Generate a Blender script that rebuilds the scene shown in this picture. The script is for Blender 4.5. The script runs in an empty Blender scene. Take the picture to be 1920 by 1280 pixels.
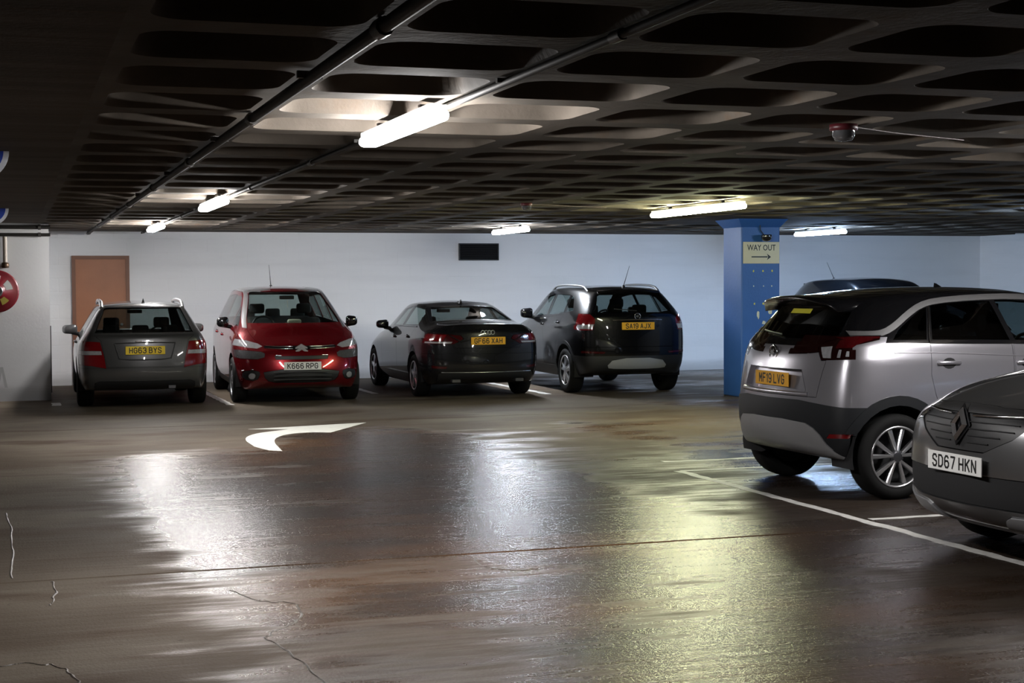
import bpy, bmesh, math, random
from mathutils import Vector, Matrix
random.seed(7)
PI = math.pi
S = bpy.context.scene
COL = S.collection

# ------------------------------------------------------------------ camera
F_PX, YAW, PITCH, ROLL, CAM_H = 2862.0, 0.3165, 0.0376, -0.00545, 1.665
cd = bpy.data.cameras.new('camera'); cam = bpy.data.objects.new('camera', cd); COL.objects.link(cam)
cd.sensor_fit = 'HORIZONTAL'; cd.sensor_width = 36.0; cd.lens = 36.0 * F_PX / 1920.0
cd.clip_start = 0.05; cd.clip_end = 200
fw = Vector((math.sin(YAW)*math.cos(PITCH), math.cos(YAW)*math.cos(PITCH), -math.sin(PITCH)))
rt = Vector((math.cos(YAW), -math.sin(YAW), 0)); up = rt.cross(fw)
c_, s_ = math.cos(ROLL), math.sin(ROLL)
rt, up = c_*rt + s_*up, -s_*rt + c_*up
M = Matrix((rt, up, -fw)).transposed().to_4x4(); M.translation = (0, 0, CAM_H)
cam.matrix_world = M
S.camera = cam

# ------------------------------------------------------------------ world, exposure
w = bpy.data.worlds.new('world'); S.world = w; w.use_nodes = True
w.node_tree.nodes['Background'].inputs[0].default_value = (0.02, 0.022, 0.028, 1)
w.node_tree.nodes['Background'].inputs[1].default_value = 0.05
S.view_settings.view_transform = 'Standard'; S.view_settings.look = 'None'
S.view_settings.gamma = 1.0; S.view_settings.use_curve_mapping = False
S.view_settings.exposure = 0.0
LAMP_COOL, LAMP_WARM, LAMP_BLUE, LAMP_PALE = (1.0, 0.975, 0.96), (0.98, 1.0, 0.62), (0.48, 0.68, 1.0), (0.86, 0.92, 1.0)
LAMP_STRENGTH = 210.0

ROOM = dict(x0=-8.0, x1=18.82, y0=-8.0, y1=26.7, h=2.59)

# ------------------------------------------------------------------ materials
def nt(m):
    m.use_nodes = True
    return m.node_tree, m.node_tree.nodes['Principled BSDF']
def mat(name, col, rough=0.5, metal=0.0, coat=0.0, var=0.12, scale=8.0, bump=0.0, bscale=60.0, spec=None, rvar=0.0):
    m = bpy.data.materials.new(name); t, b = nt(m)
    tc = t.nodes.new('ShaderNodeTexCoord'); n = t.nodes.new('ShaderNodeTexNoise'); n.inputs['Scale'].default_value = scale
    n.inputs['Detail'].default_value = 4
    t.links.new(tc.outputs['Object'], n.inputs['Vector'])
    mx = t.nodes.new('ShaderNodeMix'); mx.data_type = 'RGBA'
    mx.inputs[6].default_value = (*[c*(1-var) for c in col], 1); mx.inputs[7].default_value = (*[min(1, c*(1+var)) for c in col], 1)
    t.links.new(n.outputs['Fac'], mx.inputs[0]); t.links.new(mx.outputs[2], b.inputs['Base Color'])
    b.inputs['Roughness'].default_value = rough; b.inputs['Metallic'].default_value = metal
    if spec is not None: b.inputs['Specular IOR Level'].default_value = spec
    if coat: b.inputs['Coat Weight'].default_value = coat; b.inputs['Coat Roughness'].default_value = 0.03
    if rvar:
        mr = t.nodes.new('ShaderNodeMapRange'); mr.inputs['To Min'].default_value = rough-rvar; mr.inputs['To Max'].default_value = rough+rvar
        t.links.new(n.outputs['Fac'], mr.inputs['Value']); t.links.new(mr.outputs[0], b.inputs['Roughness'])
    if bump:
        n2 = t.nodes.new('ShaderNodeTexNoise'); n2.inputs['Scale'].default_value = bscale; n2.inputs['Detail'].default_value = 3
        t.links.new(tc.outputs['Object'], n2.inputs['Vector'])
        bp = t.nodes.new('ShaderNodeBump'); bp.inputs['Strength'].default_value = bump; bp.inputs['Distance'].default_value = 0.01
        t.links.new(n2.outputs['Fac'], bp.inputs['Height']); t.links.new(bp.outputs['Normal'], b.inputs['Normal'])
    return m
def emit(name, col, st):
    m = bpy.data.materials.new(name); t, b = nt(m)
    b.inputs['Base Color'].default_value = (.8, .8, .8, 1)
    b.inputs['Emission Color'].default_value = (*col, 1); b.inputs['Emission Strength'].default_value = st
    return m
def glass(name, tint, refl=1.0):
    m = bpy.data.materials.new(name); m.use_nodes = True; t = m.node_tree
    for n in list(t.nodes): t.nodes.remove(n)
    o = t.nodes.new('ShaderNodeOutputMaterial'); tr = t.nodes.new('ShaderNodeBsdfTransparent'); gl = t.nodes.new('ShaderNodeBsdfGlossy')
    mx = t.nodes.new('ShaderNodeMixShader'); lw = t.nodes.new('ShaderNodeLayerWeight'); lw.inputs['Blend'].default_value = .5
    pw = t.nodes.new('ShaderNodeMath'); pw.operation = 'POWER'; pw.inputs[1].default_value = 5.0; t.links.new(lw.outputs['Facing'], pw.inputs[0])
    ma = t.nodes.new('ShaderNodeMath'); ma.operation = 'MULTIPLY_ADD'; ma.inputs[1].default_value = .94; ma.inputs[2].default_value = .06; t.links.new(pw.outputs[0], ma.inputs[0])
    tr.inputs['Color'].default_value = (*tint, 1); gl.inputs['Roughness'].default_value = 0.015
    gl.inputs['Color'].default_value = (refl, refl, refl, 1)
    t.links.new(ma.outputs[0], mx.inputs[0]); t.links.new(tr.outputs[0], mx.inputs[1]); t.links.new(gl.outputs[0], mx.inputs[2])
    t.links.new(mx.outputs[0], o.inputs['Surface'])
    return m
def paint(name, col, metal=0.55, rough=0.32, coat=1.0):
    return mat(name, col, rough, metal, coat, var=0.05, scale=220, spec=.15)

M_ = {}
M_['tyre'] = mat('tyre_rubber', (.0065, .0065, .0065), .75, bump=.15, bscale=120, spec=.2)
M_['black'] = mat('black_plastic', (.012, .012, .013), .45, bump=.1, bscale=300)
M_['clad'] = mat('grey_cladding', (.011, .012, .014), .5, bump=.1, bscale=300, spec=.3)
M_['inner'] = mat('dark_interior', (.007, .007, .008), .8)
M_['seat'] = mat('seat_fabric', (.009, .009, .010), .85)
M_['gloss'] = mat('gloss_black', (.006, .006, .007), .15, 0, 1.0)
M_['chrome'] = mat('chrome', (.75, .75, .77), .12, 1.0, 0, .03)
M_['satin'] = mat('satin_aluminium', (.55, .55, .57), .3, 1.0, 0, .04)
M_['alloy'] = mat('alloy_silver', (.62, .62, .64), .28, .9, .3, .05)
M_['darkalloy'] = mat('alloy_dark', (.10, .10, .11), .35, .8, .3, .05)
M_['bright'] = mat('bright_trim', (.80, .80, .82), .22, .9, 0, .03)
M_['skid'] = mat('silver_trim', (.34, .34, .35), .4, .5, 0, .05)
M_['red'] = mat('red_lens', (.14, .004, .006), .12, 0, 1.0, .2, 30)
M_['darkred'] = mat('dark_red_lens', (.010, .002, .002), .10, 0, 1.0, .2, 30)
M_['dimred'] = mat('dim_red_lens', (.045, .002, .003), .12, 0, 1.0, .2, 30)
M_['clear'] = mat('clear_lens', (.42, .42, .44), .12, .35, 1.0, .3, 40)
M_['lens'] = mat('smoked_lens', (.10, .10, .105), .08, .3, 1.0, .4, 40)
M_['py'] = mat('plate_yellow', (.80, .56, .02), .35, 0, .4, .05)
M_['po'] = mat('plate_amber', (.80, .40, .02), .35, 0, .4, .05)
M_['pw'] = mat('plate_white', (.78, .78, .76), .35, 0, .4, .05)
M_['ink'] = mat('plate_ink', (.01, .01, .01), .5)
M_['glass'] = glass('window_glass', (.58, .66, .64))
M_['tint'] = glass('privacy_glass', (.06, .065, .07))
M_['midtint'] = glass('dark_window_glass', (.30, .35, .35))

# ------------------------------------------------------------------ mesh helpers
class MB:
    def __init__(s): s.v = []; s.f = []; s.sm = []
    def add(s, vs, fs, smooth=False):
        o = len(s.v); s.v += [tuple(v) for v in vs]; s.f += [tuple(i+o for i in f) for f in fs]; s.sm += [smooth]*len(fs); return s
    def box(s, c, d, rz=0, M=None):
        hx, hy, hz = d[0]/2, d[1]/2, d[2]/2
        vs = [Vector((x, y, z)) for x in (-hx, hx) for y in (-hy, hy) for z in (-hz, hz)]
        R = M or Matrix.Rotation(rz, 3, 'Z')
        return s.add([R @ v + Vector(c) for v in vs], [(0,1,3,2),(4,6,7,5),(0,4,5,1),(2,3,7,6),(0,2,6,4),(1,5,7,3)])
    def tube(s, pts, r, n=8, cap=True, smooth=True):
        P = [Vector(p) for p in pts]; vs = []; fs = []
        rr = r if isinstance(r, (list, tuple)) else [r]*len(P)
        prev = None
        for i, p in enumerate(P):
            d = (P[min(i+1, len(P)-1)] - P[max(i-1, 0)]).normalized()
            a = Vector((0,0,1)) if abs(d.z) < .9 else Vector((1,0,0))
            if prev is not None and (prev - d*prev.dot(d)).length > .1: a = prev
            u = (a - d*a.dot(d)).normalized(); v = d.cross(u); prev = u
            for k in range(n):
                t = 2*PI*k/n; vs.append(p + (u*math.cos(t) + v*math.sin(t))*rr[i])
        for i in range(len(P)-1):
            for k in range(n): fs.append((i*n+k, i*n+(k+1) % n, (i+1)*n+(k+1) % n, (i+1)*n+k))
        s.add(vs, fs, smooth)
        if cap:
            s.add([vs[k] for k in range(n)], [tuple(reversed(range(n)))]); s.add([vs[(len(P)-1)*n+k] for k in range(n)], [tuple(range(n))])
        return s
    def lathe(s, prof, n=32, axis='y', c=(0,0,0), a0=0, a1=2*PI, smooth=True):
        # prof: list of (radius, along-axis)
        full = abs(a1-a0-2*PI) < 1e-6; m = n if full else n+1; vs = []; fs = []
        for r, h in prof:
            for k in range(m):
                t = a0 + (a1-a0)*k/n; p = (r*math.cos(t), r*math.sin(t))
                q = {'y': (p[0], h, p[1]), 'z': (p[0], p[1], h), 'x': (h, p[0], p[1])}[axis]
                vs.append((q[0]+c[0], q[1]+c[1], q[2]+c[2]))
        for i in range(len(prof)-1):
            for k in range(m if full else n):
                k2 = (k+1) % m; fs.append((i*m+k, i*m+k2, (i+1)*m+k2, (i+1)*m+k))
        return s.add(vs, fs, smooth)
    def prism(s, poly, h0, h1, fn):
        # extrude a 2-D polygon between h0 and h1; fn(u, v, h) -> point
        n = len(poly); vs = [fn(u, v, h0) for u, v in poly] + [fn(u, v, h1) for u, v in poly]
        return s.add(vs, [tuple(range(n)), tuple(reversed(range(n, 2*n)))] + [(i, i+n, (i+1) % n + n, (i+1) % n) for i in range(n)])
    def mesh(s, name):
        me = bpy.data.meshes.new(name); me.from_pydata(s.v, [], s.f); me.update()
        me.polygons.foreach_set('use_smooth', s.sm)
        bm = bmesh.new(); bm.from_mesh(me); bmesh.ops.recalc_face_normals(bm, faces=bm.faces); bm.to_mesh(me); bm.free()
        return me
    def build(s, name, material, parent=None, loc=None):
        return link(name, s.mesh(name), material, parent, loc)
def link(name, me, material, parent=None, loc=None):
    o = bpy.data.objects.new(name, me); COL.objects.link(o)
    if material and not me.materials: me.materials.append(material)
    if parent: o.parent = parent
    if loc: o.location = loc
    return o
def empty(name, loc=(0,0,0), rz=0):
    o = bpy.data.objects.new(name, None); COL.objects.link(o); o.location = loc; o.rotation_euler = (0, 0, rz); o.empty_display_size = .2
    return o
def tag(o, label, cat=None, group=None, kind=None):
    o['label'] = label
    if cat: o['category'] = cat
    if group: o['group'] = group
    if kind: o['kind'] = kind
    return o
def struct(o): o['kind'] = 'structure'; return o
def rbox(d, r, seg=2, sub=0):
    bm = bmesh.new(); bmesh.ops.create_cube(bm, size=1.0)
    for v in bm.verts: v.co = Vector((v.co.x*d[0], v.co.y*d[1], v.co.z*d[2]))
    bmesh.ops.bevel(bm, geom=bm.edges[:] + bm.verts[:], offset=r, segments=seg, profile=.5, affect='EDGES', clamp_overlap=True)
    return bm
def bm_mesh(name, bm, smooth=True):
    me = bpy.data.meshes.new(name); bm.to_mesh(me); bm.free()
    me.polygons.foreach_set('use_smooth', [smooth]*len(me.polygons)); me.update(); return me
def chaikin(poly, it=2, closed=True):
    for _ in range(it):
        q = []; n = len(poly)
        for i in range(n if closed else n-1):
            a, b = poly[i], poly[(i+1) % n]
            q.append(tuple(a[k]*.75+b[k]*.25 for k in range(len(a)))); q.append(tuple(a[k]*.25+b[k]*.75 for k in range(len(a))))
        if not closed: q = [poly[0]] + q + [poly[-1]]
        poly = q
    return poly
_text_cache = {}
def text_mesh(s, height, width=None, bold=0.0, depth=0.0008):
    cu = bpy.data.curves.new('txt', 'FONT'); cu.body = s; cu.align_x = 'CENTER'; cu.size = 1.0; cu.offset = bold; cu.extrude = 0
    cu.resolution_u = 2
    ob = bpy.data.objects.new('txt', cu); COL.objects.link(ob)
    dg = bpy.context.evaluated_depsgraph_get(); me = bpy.data.meshes.new_from_object(ob.evaluated_get(dg))
    bpy.data.objects.remove(ob); bpy.data.curves.remove(cu)
    xs = [v.co.x for v in me.vertices]; ys = [v.co.y for v in me.vertices]
    cx, cy = (min(xs)+max(xs))/2, (min(ys)+max(ys))/2; ky = height/(max(ys)-min(ys)); kx = ky if width is None else width/(max(xs)-min(xs))
    for v in me.vertices: v.co = ((v.co.x-cx)*kx, (v.co.y-cy)*ky, 0)
    return me
def place_flat(me, origin, u, v, nrm):
    # map mesh local (x, y, z) onto origin + x*u + y*v + z*nrm
    o, u, v, nrm = Vector(origin), Vector(u), Vector(v), Vector(nrm)
    for q in me.vertices: q.co = o + u*q.co.x + v*q.co.y + nrm*q.co.z
    me.update(); return me

# number-plate characters as strokes on a unit cell
GLYPH = {'A': [[(0, 0), (.5, 1), (1, 0)], [(.17, .3), (.83, .3)]], 'B': [[(.75, .53), (0, .53), (0, 1), (.72, 1), (.94, .86), (.94, .66), (.75, .53), (1, .38), (1, .14), (.75, 0), (0, 0), (0, .53)]],
 'D': [[(0, 0), (0, 1), (.65, 1), (1, .78), (1, .22), (.65, 0), (0, 0)]], 'F': [[(0, 0), (0, 1), (1, 1)], [(0, .52), (.85, .52)]],
 'G': [[(1, .78), (.75, 1), (.25, 1), (0, .78), (0, .22), (.25, 0), (.75, 0), (1, .2), (1, .48), (.55, .48)]], 'H': [[(0, 0), (0, 1)], [(1, 0), (1, 1)], [(0, .5), (1, .5)]],
 'J': [[(.9, 1), (.9, .22), (.68, 0), (.25, 0), (0, .25)]], 'K': [[(0, 0), (0, 1)], [(1, 1), (.05, .45)], [(.35, .62), (1, 0)]], 'L': [[(0, 1), (0, 0), (1, 0)]],
 'M': [[(0, 0), (0, 1), (.5, .35), (1, 1), (1, 0)]], 'N': [[(0, 0), (0, 1), (1, 0), (1, 1)]], 'P': [[(0, 0), (0, 1), (.75, 1), (1, .84), (1, .58), (.75, .43), (0, .43)]],
 'R': [[(0, 0), (0, 1), (.75, 1), (1, .84), (1, .62), (.75, .48), (0, .48)], [(.5, .48), (1, 0)]], 'S': [[(1, .8), (.78, 1), (.22, 1), (0, .82), (.05, .62), (.95, .4), (1, .2), (.78, 0), (.22, 0), (0, .2)]],
 'V': [[(0, 1), (.5, 0), (1, 1)]], 'X': [[(0, 0), (1, 1)], [(0, 1), (1, 0)]], 'Y': [[(0, 1), (.5, .45), (1, 1)], [(.5, .45), (.5, 0)]],
 '1': [[(.5, 0), (.5, 1), (.2, .8)]], '3': [[(0, .82), (.25, 1), (.75, 1), (1, .8), (.9, .6), (.5, .53), (1, .4), (1, .15), (.75, 0), (.25, 0), (0, .18)]],
 '6': [[(.9, .86), (.7, 1), (.25, 1), (0, .78), (0, .22), (.25, 0), (.75, 0), (1, .18), (1, .4), (.75, .57), (.25, .57), (0, .42)]], '7': [[(0, 1), (1, 1), (.35, 0)]],
 '9': [[(.1, .14), (.3, 0), (.75, 0), (1, .22), (1, .78), (.75, 1), (.25, 1), (0, .82), (0, .6), (.25, .43), (.75, .43), (1, .58)]]}
def plate_text(txt, full, h=.079, w_=.050, gap=.0095, th=.0125, space=.030):
    """flat lettering mesh in the x-y plane, centred"""
    m = MB(); x = 0; k = 0
    for ch in full:
        if ch == ' ': x += space-gap; k += 1; continue
        cw = w_*(.45 if ch == '1' else 1)
        for pl in (GLYPH[ch] if full.split()[k] == txt else ()):
            P = [Vector((x+th/2+u*(cw-th) if ch != '1' else x+th/2+(u-.2)*(cw-th)/.3, -h/2+th/2+v*(h-th), 0)) for u, v in pl]
            for a, b in zip(P[:-1], P[1:]):
                d = (b-a).normalized(); n = Vector((-d.y, d.x, 0))*th/2; e = d*th*.32
                m.add([a-e+n, a-e-n, b+e-n, b+e+n], [(0, 1, 2, 3)])
        x += cw+gap
    x -= gap
    me = bpy.data.meshes.new('lettering'); me.from_pydata([(v[0]-x/2, v[1], 0) for v in m.v], [], m.f); me.update()
    return me

# ================================================================== the setting
R_ = ROOM; HC = R_['h']
def node(t, kind, **kw):
    n = t.nodes.new(kind)
    for k, v in kw.items():
        if k in n.inputs: n.inputs[k].default_value = v
        else: setattr(n, k, v)
    return n
def mth(t, op, a, b=None, c=None, clamp=False):
    n = t.nodes.new('ShaderNodeMath'); n.operation = op; n.use_clamp = clamp
    for i, x in enumerate((a, b, c)):
        if x is None: continue
        if isinstance(x, (int, float)): n.inputs[i].default_value = x
        else: t.links.new(x, n.inputs[i])
    return n.outputs[0]
def noise(t, vec, scale, detail=4, sc=(1,1,1), rough=.55):
    mp = node(t, 'ShaderNodeMapping'); mp.inputs['Scale'].default_value = sc; t.links.new(vec, mp.inputs['Vector'])
    n = node(t, 'ShaderNodeTexNoise', Scale=scale, Detail=detail, Roughness=rough); t.links.new(mp.outputs[0], n.inputs['Vector']); return n.outputs['Fac']
def ramp(t, v, lo, hi, a=0., b=1.):
    n = node(t, 'ShaderNodeMapRange'); n.interpolation_type = 'SMOOTHSTEP'
    n.inputs['From Min'].default_value = lo; n.inputs['From Max'].default_value = hi; n.inputs['To Min'].default_value = a; n.inputs['To Max'].default_value = b
    t.links.new(v, n.inputs['Value']); return n.outputs[0]
def mixc(t, f, a, b):
    n = t.nodes.new('ShaderNodeMix'); n.data_type = 'RGBA'; t.links.new(f, n.inputs[0])
    for i, x in ((6, a), (7, b)):
        if isinstance(x, tuple): n.inputs[i].default_value = (*x, 1)
        else: t.links.new(x, n.inputs[i])
    return n.outputs[2]

def floor_material():
    m = bpy.data.materials.new('wet_concrete'); t, b = nt(m)
    geo = t.nodes.new('ShaderNodeNewGeometry'); P = geo.outputs['Position']
    sep = t.nodes.new('ShaderNodeSeparateXYZ'); t.links.new(P, sep.inputs[0]); X, Y = sep.outputs[0], sep.outputs[1]
    big = noise(t, P, .55, 5, (.8, 1.0, 1)); mid = noise(t, P, 1.6, 5, (.55, 1.6, 1)); streak = noise(t, P, 3.0, 4, (.35, 5.0, 1)); fine = noise(t, P, 55, 5)
    tyre = noise(t, P, 4.0, 3, (5, .3, 1))
    # wetness: a pool that fills the aisle, with a sharp drying edge along one slab
    inx = mth(t, 'MULTIPLY', ramp(t, X, .2, 1.2), ramp(t, X, 9.5, 5.2))
    yend = mth(t, 'SUBTRACT', Y, mth(t, 'MULTIPLY', ramp(t, X, 2.6, 3.4), 1.8))
    iny = mth(t, 'MULTIPLY', ramp(t, yend, 17.0, 14.2), ramp(t, Y, 0, 3.0))
    ins = mth(t, 'MULTIPLY', inx, iny)
    edge = mth(t, 'MULTIPLY', ramp(t, X, .90, 1.02), ramp(t, Y, 9.0, 9.05))
    base = mth(t, 'ADD', mth(t, 'MULTIPLY', ins, .50), mth(t, 'MULTIPLY', edge, mth(t, 'MULTIPLY', ins, .12)))
    far = mth(t, 'MULTIPLY', ramp(t, X, 7.0, 9.5), .34)   # damp under the far bays
    base = mth(t, 'ADD', base, far)
    pool = mth(t, 'MULTIPLY', mth(t, 'MULTIPLY', ramp(t, X, 2.4, 3.0), ramp(t, X, 5.2, 4.2)), mth(t, 'MULTIPLY', ramp(t, Y, 7.5, 9.5), ramp(t, Y, 18.6, 16.5)))
    base = mth(t, 'ADD', base, mth(t, 'MULTIPLY', pool, .22))
    base = mth(t, 'SUBTRACT', base, mth(t, 'MULTIPLY', mth(t, 'MULTIPLY', ramp(t, X, 4.0, 4.9), ramp(t, Y, 8.6, 10.0)), mth(t, 'MULTIPLY', ramp(t, X, 6.6, 5.7), .34)))
    wet0 = mth(t, 'ADD', base, mth(t, 'ADD', mth(t, 'MULTIPLY', mth(t, 'SUBTRACT', big, .5), 1.1), mth(t, 'MULTIPLY', mth(t, 'SUBTRACT', mid, .5), .9)))
    wet0 = mth(t, 'ADD', wet0, mth(t, 'MULTIPLY', mth(t, 'SUBTRACT', streak, .5), .55))
    wet = ramp(t, wet0, .20, .55)
    # colour
    dry = mixc(t, ramp(t, big, .35, .65), (.072, .055, .040), (.125, .103, .080))
    dry = mixc(t, ramp(t, noise(t, P, .9, 4, (.5, 1.6, 1)), .5, .68), dry, (.058, .038, .025))
    damp = mixc(t, ramp(t, noise(t, P, .7, 4, (.6, 1.4, 1)), .38, .58), (.036, .025, .018), (.074, .039, .019))
    colr = mixc(t, wet, dry, damp)
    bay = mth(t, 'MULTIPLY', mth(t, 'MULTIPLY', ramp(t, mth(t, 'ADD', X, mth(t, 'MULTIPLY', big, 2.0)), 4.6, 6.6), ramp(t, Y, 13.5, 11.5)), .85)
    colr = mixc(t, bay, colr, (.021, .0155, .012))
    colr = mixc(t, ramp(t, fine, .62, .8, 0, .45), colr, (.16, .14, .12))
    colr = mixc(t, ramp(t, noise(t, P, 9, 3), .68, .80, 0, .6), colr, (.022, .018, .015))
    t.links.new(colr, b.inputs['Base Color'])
    rough = mth(t, 'ADD', mth(t, 'MULTIPLY', wet, -.38), mth(t, 'ADD', .62, mth(t, 'MULTIPLY', mth(t, 'SUBTRACT', streak, .5), .22)))
    rough = mth(t, 'ADD', rough, mth(t, 'MULTIPLY', mth(t, 'SUBTRACT', fine, .5), .16))
    t.links.new(mth(t, 'MAXIMUM', rough, .13), b.inputs['Roughness'])
    t.links.new(mth(t, 'ADD', .07, mth(t, 'MULTIPLY', wet, .38)), b.inputs['Specular IOR Level'])
    h = mth(t, 'ADD', mth(t, 'MULTIPLY', streak, .8), mth(t, 'ADD', mth(t, 'MULTIPLY', fine, .55), mth(t, 'MULTIPLY', tyre, .15)))
    bp = node(t, 'ShaderNodeBump', Strength=.55, Distance=.010); t.links.new(h, bp.inputs['Height']); t.links.new(bp.outputs[0], b.inputs['Normal'])
    return m
def wall_material(name, col, block=True, dirt=.25):
    m = bpy.data.materials.new(name); t, b = nt(m)
    geo = t.nodes.new('ShaderNodeNewGeometry'); P = geo.outputs['Position']
    n1 = noise(t, P, 1.2, 5, (.35, .35, 2.2)); n2 = noise(t, P, 25, 4)
    c = mixc(t, ramp(t, n1, .45, .75, 0, dirt), col, tuple(x*.72 for x in col))
    sep = t.nodes.new('ShaderNodeSeparateXYZ'); t.links.new(P, sep.inputs[0])
    grime = mth(t, 'MULTIPLY', ramp(t, mth(t, 'ADD', sep.outputs[2], mth(t, 'MULTIPLY', n1, -.25)), .10, -.08), .6)
    c = mixc(t, grime, c, tuple(x*.35 for x in col))
    t.links.new(c, b.inputs['Base Color']); b.inputs['Roughness'].default_value = .6
    h = mth(t, 'MULTIPLY', n2, .25)
    if block:
        cb = t.nodes.new('ShaderNodeCombineXYZ'); t.links.new(mth(t, 'ADD', sep.outputs[0], sep.outputs[1]), cb.inputs[0]); t.links.new(sep.outputs[2], cb.inputs[1])
        br = node(t, 'ShaderNodeTexBrick'); br.inputs['Scale'].default_value = 1.0; br.inputs['Brick Width'].default_value = .45; br.inputs['Row Height'].default_value = .225
        br.inputs['Mortar Size'].default_value = .006; br.inputs['Mortar Smooth'].default_value = .5
        t.links.new(cb.outputs[0], br.inputs['Vector']); h = mth(t, 'SUBTRACT', h, mth(t, 'MULTIPLY', br.outputs['Fac'], .35))
    bp = node(t, 'ShaderNodeBump', Strength=.4, Distance=.012); t.links.new(h, bp.inputs['Height']); t.links.new(bp.outputs[0], b.inputs['Normal'])
    return m
def ceiling_material(name, col, sx=(1,1,1)):
    m = bpy.data.materials.new(name); t, b = nt(m)
    geo = t.nodes.new('ShaderNodeNewGeometry'); P = geo.outputs['Position']
    n1 = noise(t, P, 1.1, 5, sx); n2 = noise(t, P, 30, 4); n3 = noise(t, P, 3.5, 5, sx)
    c = mixc(t, ramp(t, n1, .35, .7), tuple(x*.75 for x in col), tuple(x*1.25 for x in col))
    c = mixc(t, ramp(t, n3, .55, .75, 0, .6), c, (col[0]*1.1, col[1]*.85, col[2]*.65))
    t.links.new(c, b.inputs['Base Color']); b.inputs['Roughness'].default_value = .8; b.inputs['Specular IOR Level'].default_value = .15
    bp = node(t, 'ShaderNodeBump', Strength=.5, Distance=.01); t.links.new(mth(t, 'ADD', mth(t, 'MULTIPLY', n2, .4), n3), bp.inputs['Height']); t.links.new(bp.outputs[0], b.inputs['Normal'])
    return m
MF = floor_material()
MW = wall_material('white_painted_blockwork', (.80, .80, .81)); MW3 = wall_material('grey_concrete_wall', (.10, .095, .09), False); MW2 = wall_material('white_painted_render', (.60, .60, .61), False)
MC = ceiling_material('dark_coffered_concrete', (.092, .078, .064)); MC2 = ceiling_material('board_marked_soffit', (.080, .063, .050), (.25, 2.2, 1))
MBLUE = mat('blue_column_paint', (.030, .110, .36), .45, var=.15, scale=3, bump=.2, bscale=30)
MLINE = mat('worn_white_paint', (.55, .54, .51), .55, var=.35, scale=12, bump=.3, bscale=60)
MPIPE = mat('dark_conduit', (.020, .018, .016), .6, 0, var=.3, scale=6, spec=.25)
MGALV = mat('galvanised', (.08, .076, .072), .5, .4, var=.2, scale=9)

# floor: bed plus cast slabs with open joints
fl = MB().box(((R_['x0']+R_['x1'])/2, (R_['y0']+R_['y1'])/2, -.11), (R_['x1']-R_['x0'], R_['y1']-R_['y0'], .18)).build('floor', MF); struct(fl)
XS = [R_['x0'], -.9, R_['x1']]; YS = [R_['y0'], 0, 9.0, 18.4, R_['y1']]
def slab(x0, x1, y0, y1):
    g = .008; e = .012; m = MB()
    a = [(x0+g, y0+g), (x1-g, y0+g), (x1-g, y1-g), (x0+g, y1-g)]; b = [(x0+g+e, y0+g+e), (x1-g-e, y0+g+e), (x1-g-e, y1-g-e), (x0+g+e, y1-g-e)]
    vs = [(x, y, -.02) for x, y in a] + [(x, y, -.006) for x, y in a] + [(x, y, 0) for x, y in b]
    fs = [(8, 9, 10, 11)] + [(i+4, (i+1) % 4+4, (i+1) % 4+8, i+8) for i in range(4)] + [(i, (i+1) % 4, (i+1) % 4+4, i+4) for i in range(4)]
    return m.add(vs, fs)
for i in range(len(XS)-1):
    for j in range(4): slab(XS[i], XS[i+1], YS[j], YS[j+1]).build('slab', MF, fl)
# raised, worn crack ridges in the near slab
MCR = mat('crack_edge', (.075, .062, .05), .35, var=.3, scale=40, bump=.5, bscale=90)
for pts in ([(1.11, 8.38), (1.24, 7.96), (1.37, 7.95), (1.40, 7.77), (1.32, 7.46), (1.19, 7.30), (1.11, 7.21), (1.13, 7.06), (1.17, 6.82), (1.20, 6.56), (1.23, 6.28), (1.27, 6.0)],
            [(-.12, 7.02), (.06, 7.03), (.17, 6.92), (.23, 6.75), (.25, 6.55)], [(-.06, 11.8), (-.02, 10.56), (-.01, 9.73), (-.03, 9.12)],
            [(.19, 8.96), (.20, 8.63), (.17, 8.27)], [(2.63, 8.85), (2.61, 8.56), (2.74, 8.38), (2.9, 8.39)]):
    q = chaikin([(x+random.uniform(-.012, .012), y+random.uniform(-.03, .03)) for x, y in chaikin(pts, 2, False)], 1, False)
    m = MB(); vs = []; n = len(q)
    for i, (x, y) in enumerate(q):
        a, b = q[max(0, i-1)], q[min(n-1, i+1)]; d = Vector((b[0]-a[0], b[1]-a[1])).normalized(); wv = .004+.005*random.random()
        vs += [(x-d.y*wv, y+d.x*wv, .0003), (x+random.uniform(-.002, .002), y, .0035), (x+d.y*wv, y-d.x*wv, .0003)]
    m.add(vs, [(3*i+k, 3*i+k+1, 3*i+4+k, 3*i+3+k) for i in range(n-1) for k in (0, 1)]).build('crack_ridge', MCR, fl)

# walls
x0, x1, y0, y1 = R_['x0'], R_['x1'], R_['y0'], R_['y1']; HT = 3.0
struct(MB().box(((x0+x1)/2, y1+.1, HT/2-.1), (x1-x0+.4, .2, HT+.2)).build('wall_back', MW))
struct(MB().box((x1+.1, (y0+y1)/2, HT/2-.1), (.2, y1-y0, HT+.2)).build('wall_right', MW))
struct(MB().box((x0-.1, (y0+y1)/2, HT/2-.1), (.2, y1-y0, HT+.2)).build('wall_left', MW3))
struct(MB().box(((x0+x1)/2, y0-.1, HT/2-.1), (x1-x0+.4, .2, HT+.2)).build('wall_front', MW3))
SW = struct(MB().box(((x0+.53)/2, (23.35+y1)/2, HC/2), (.53-x0-.002, y1-23.35-.002, HC)).build('wall_left_return', MW2))
tag(SW, 'white painted wall return projecting on the left')

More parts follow.
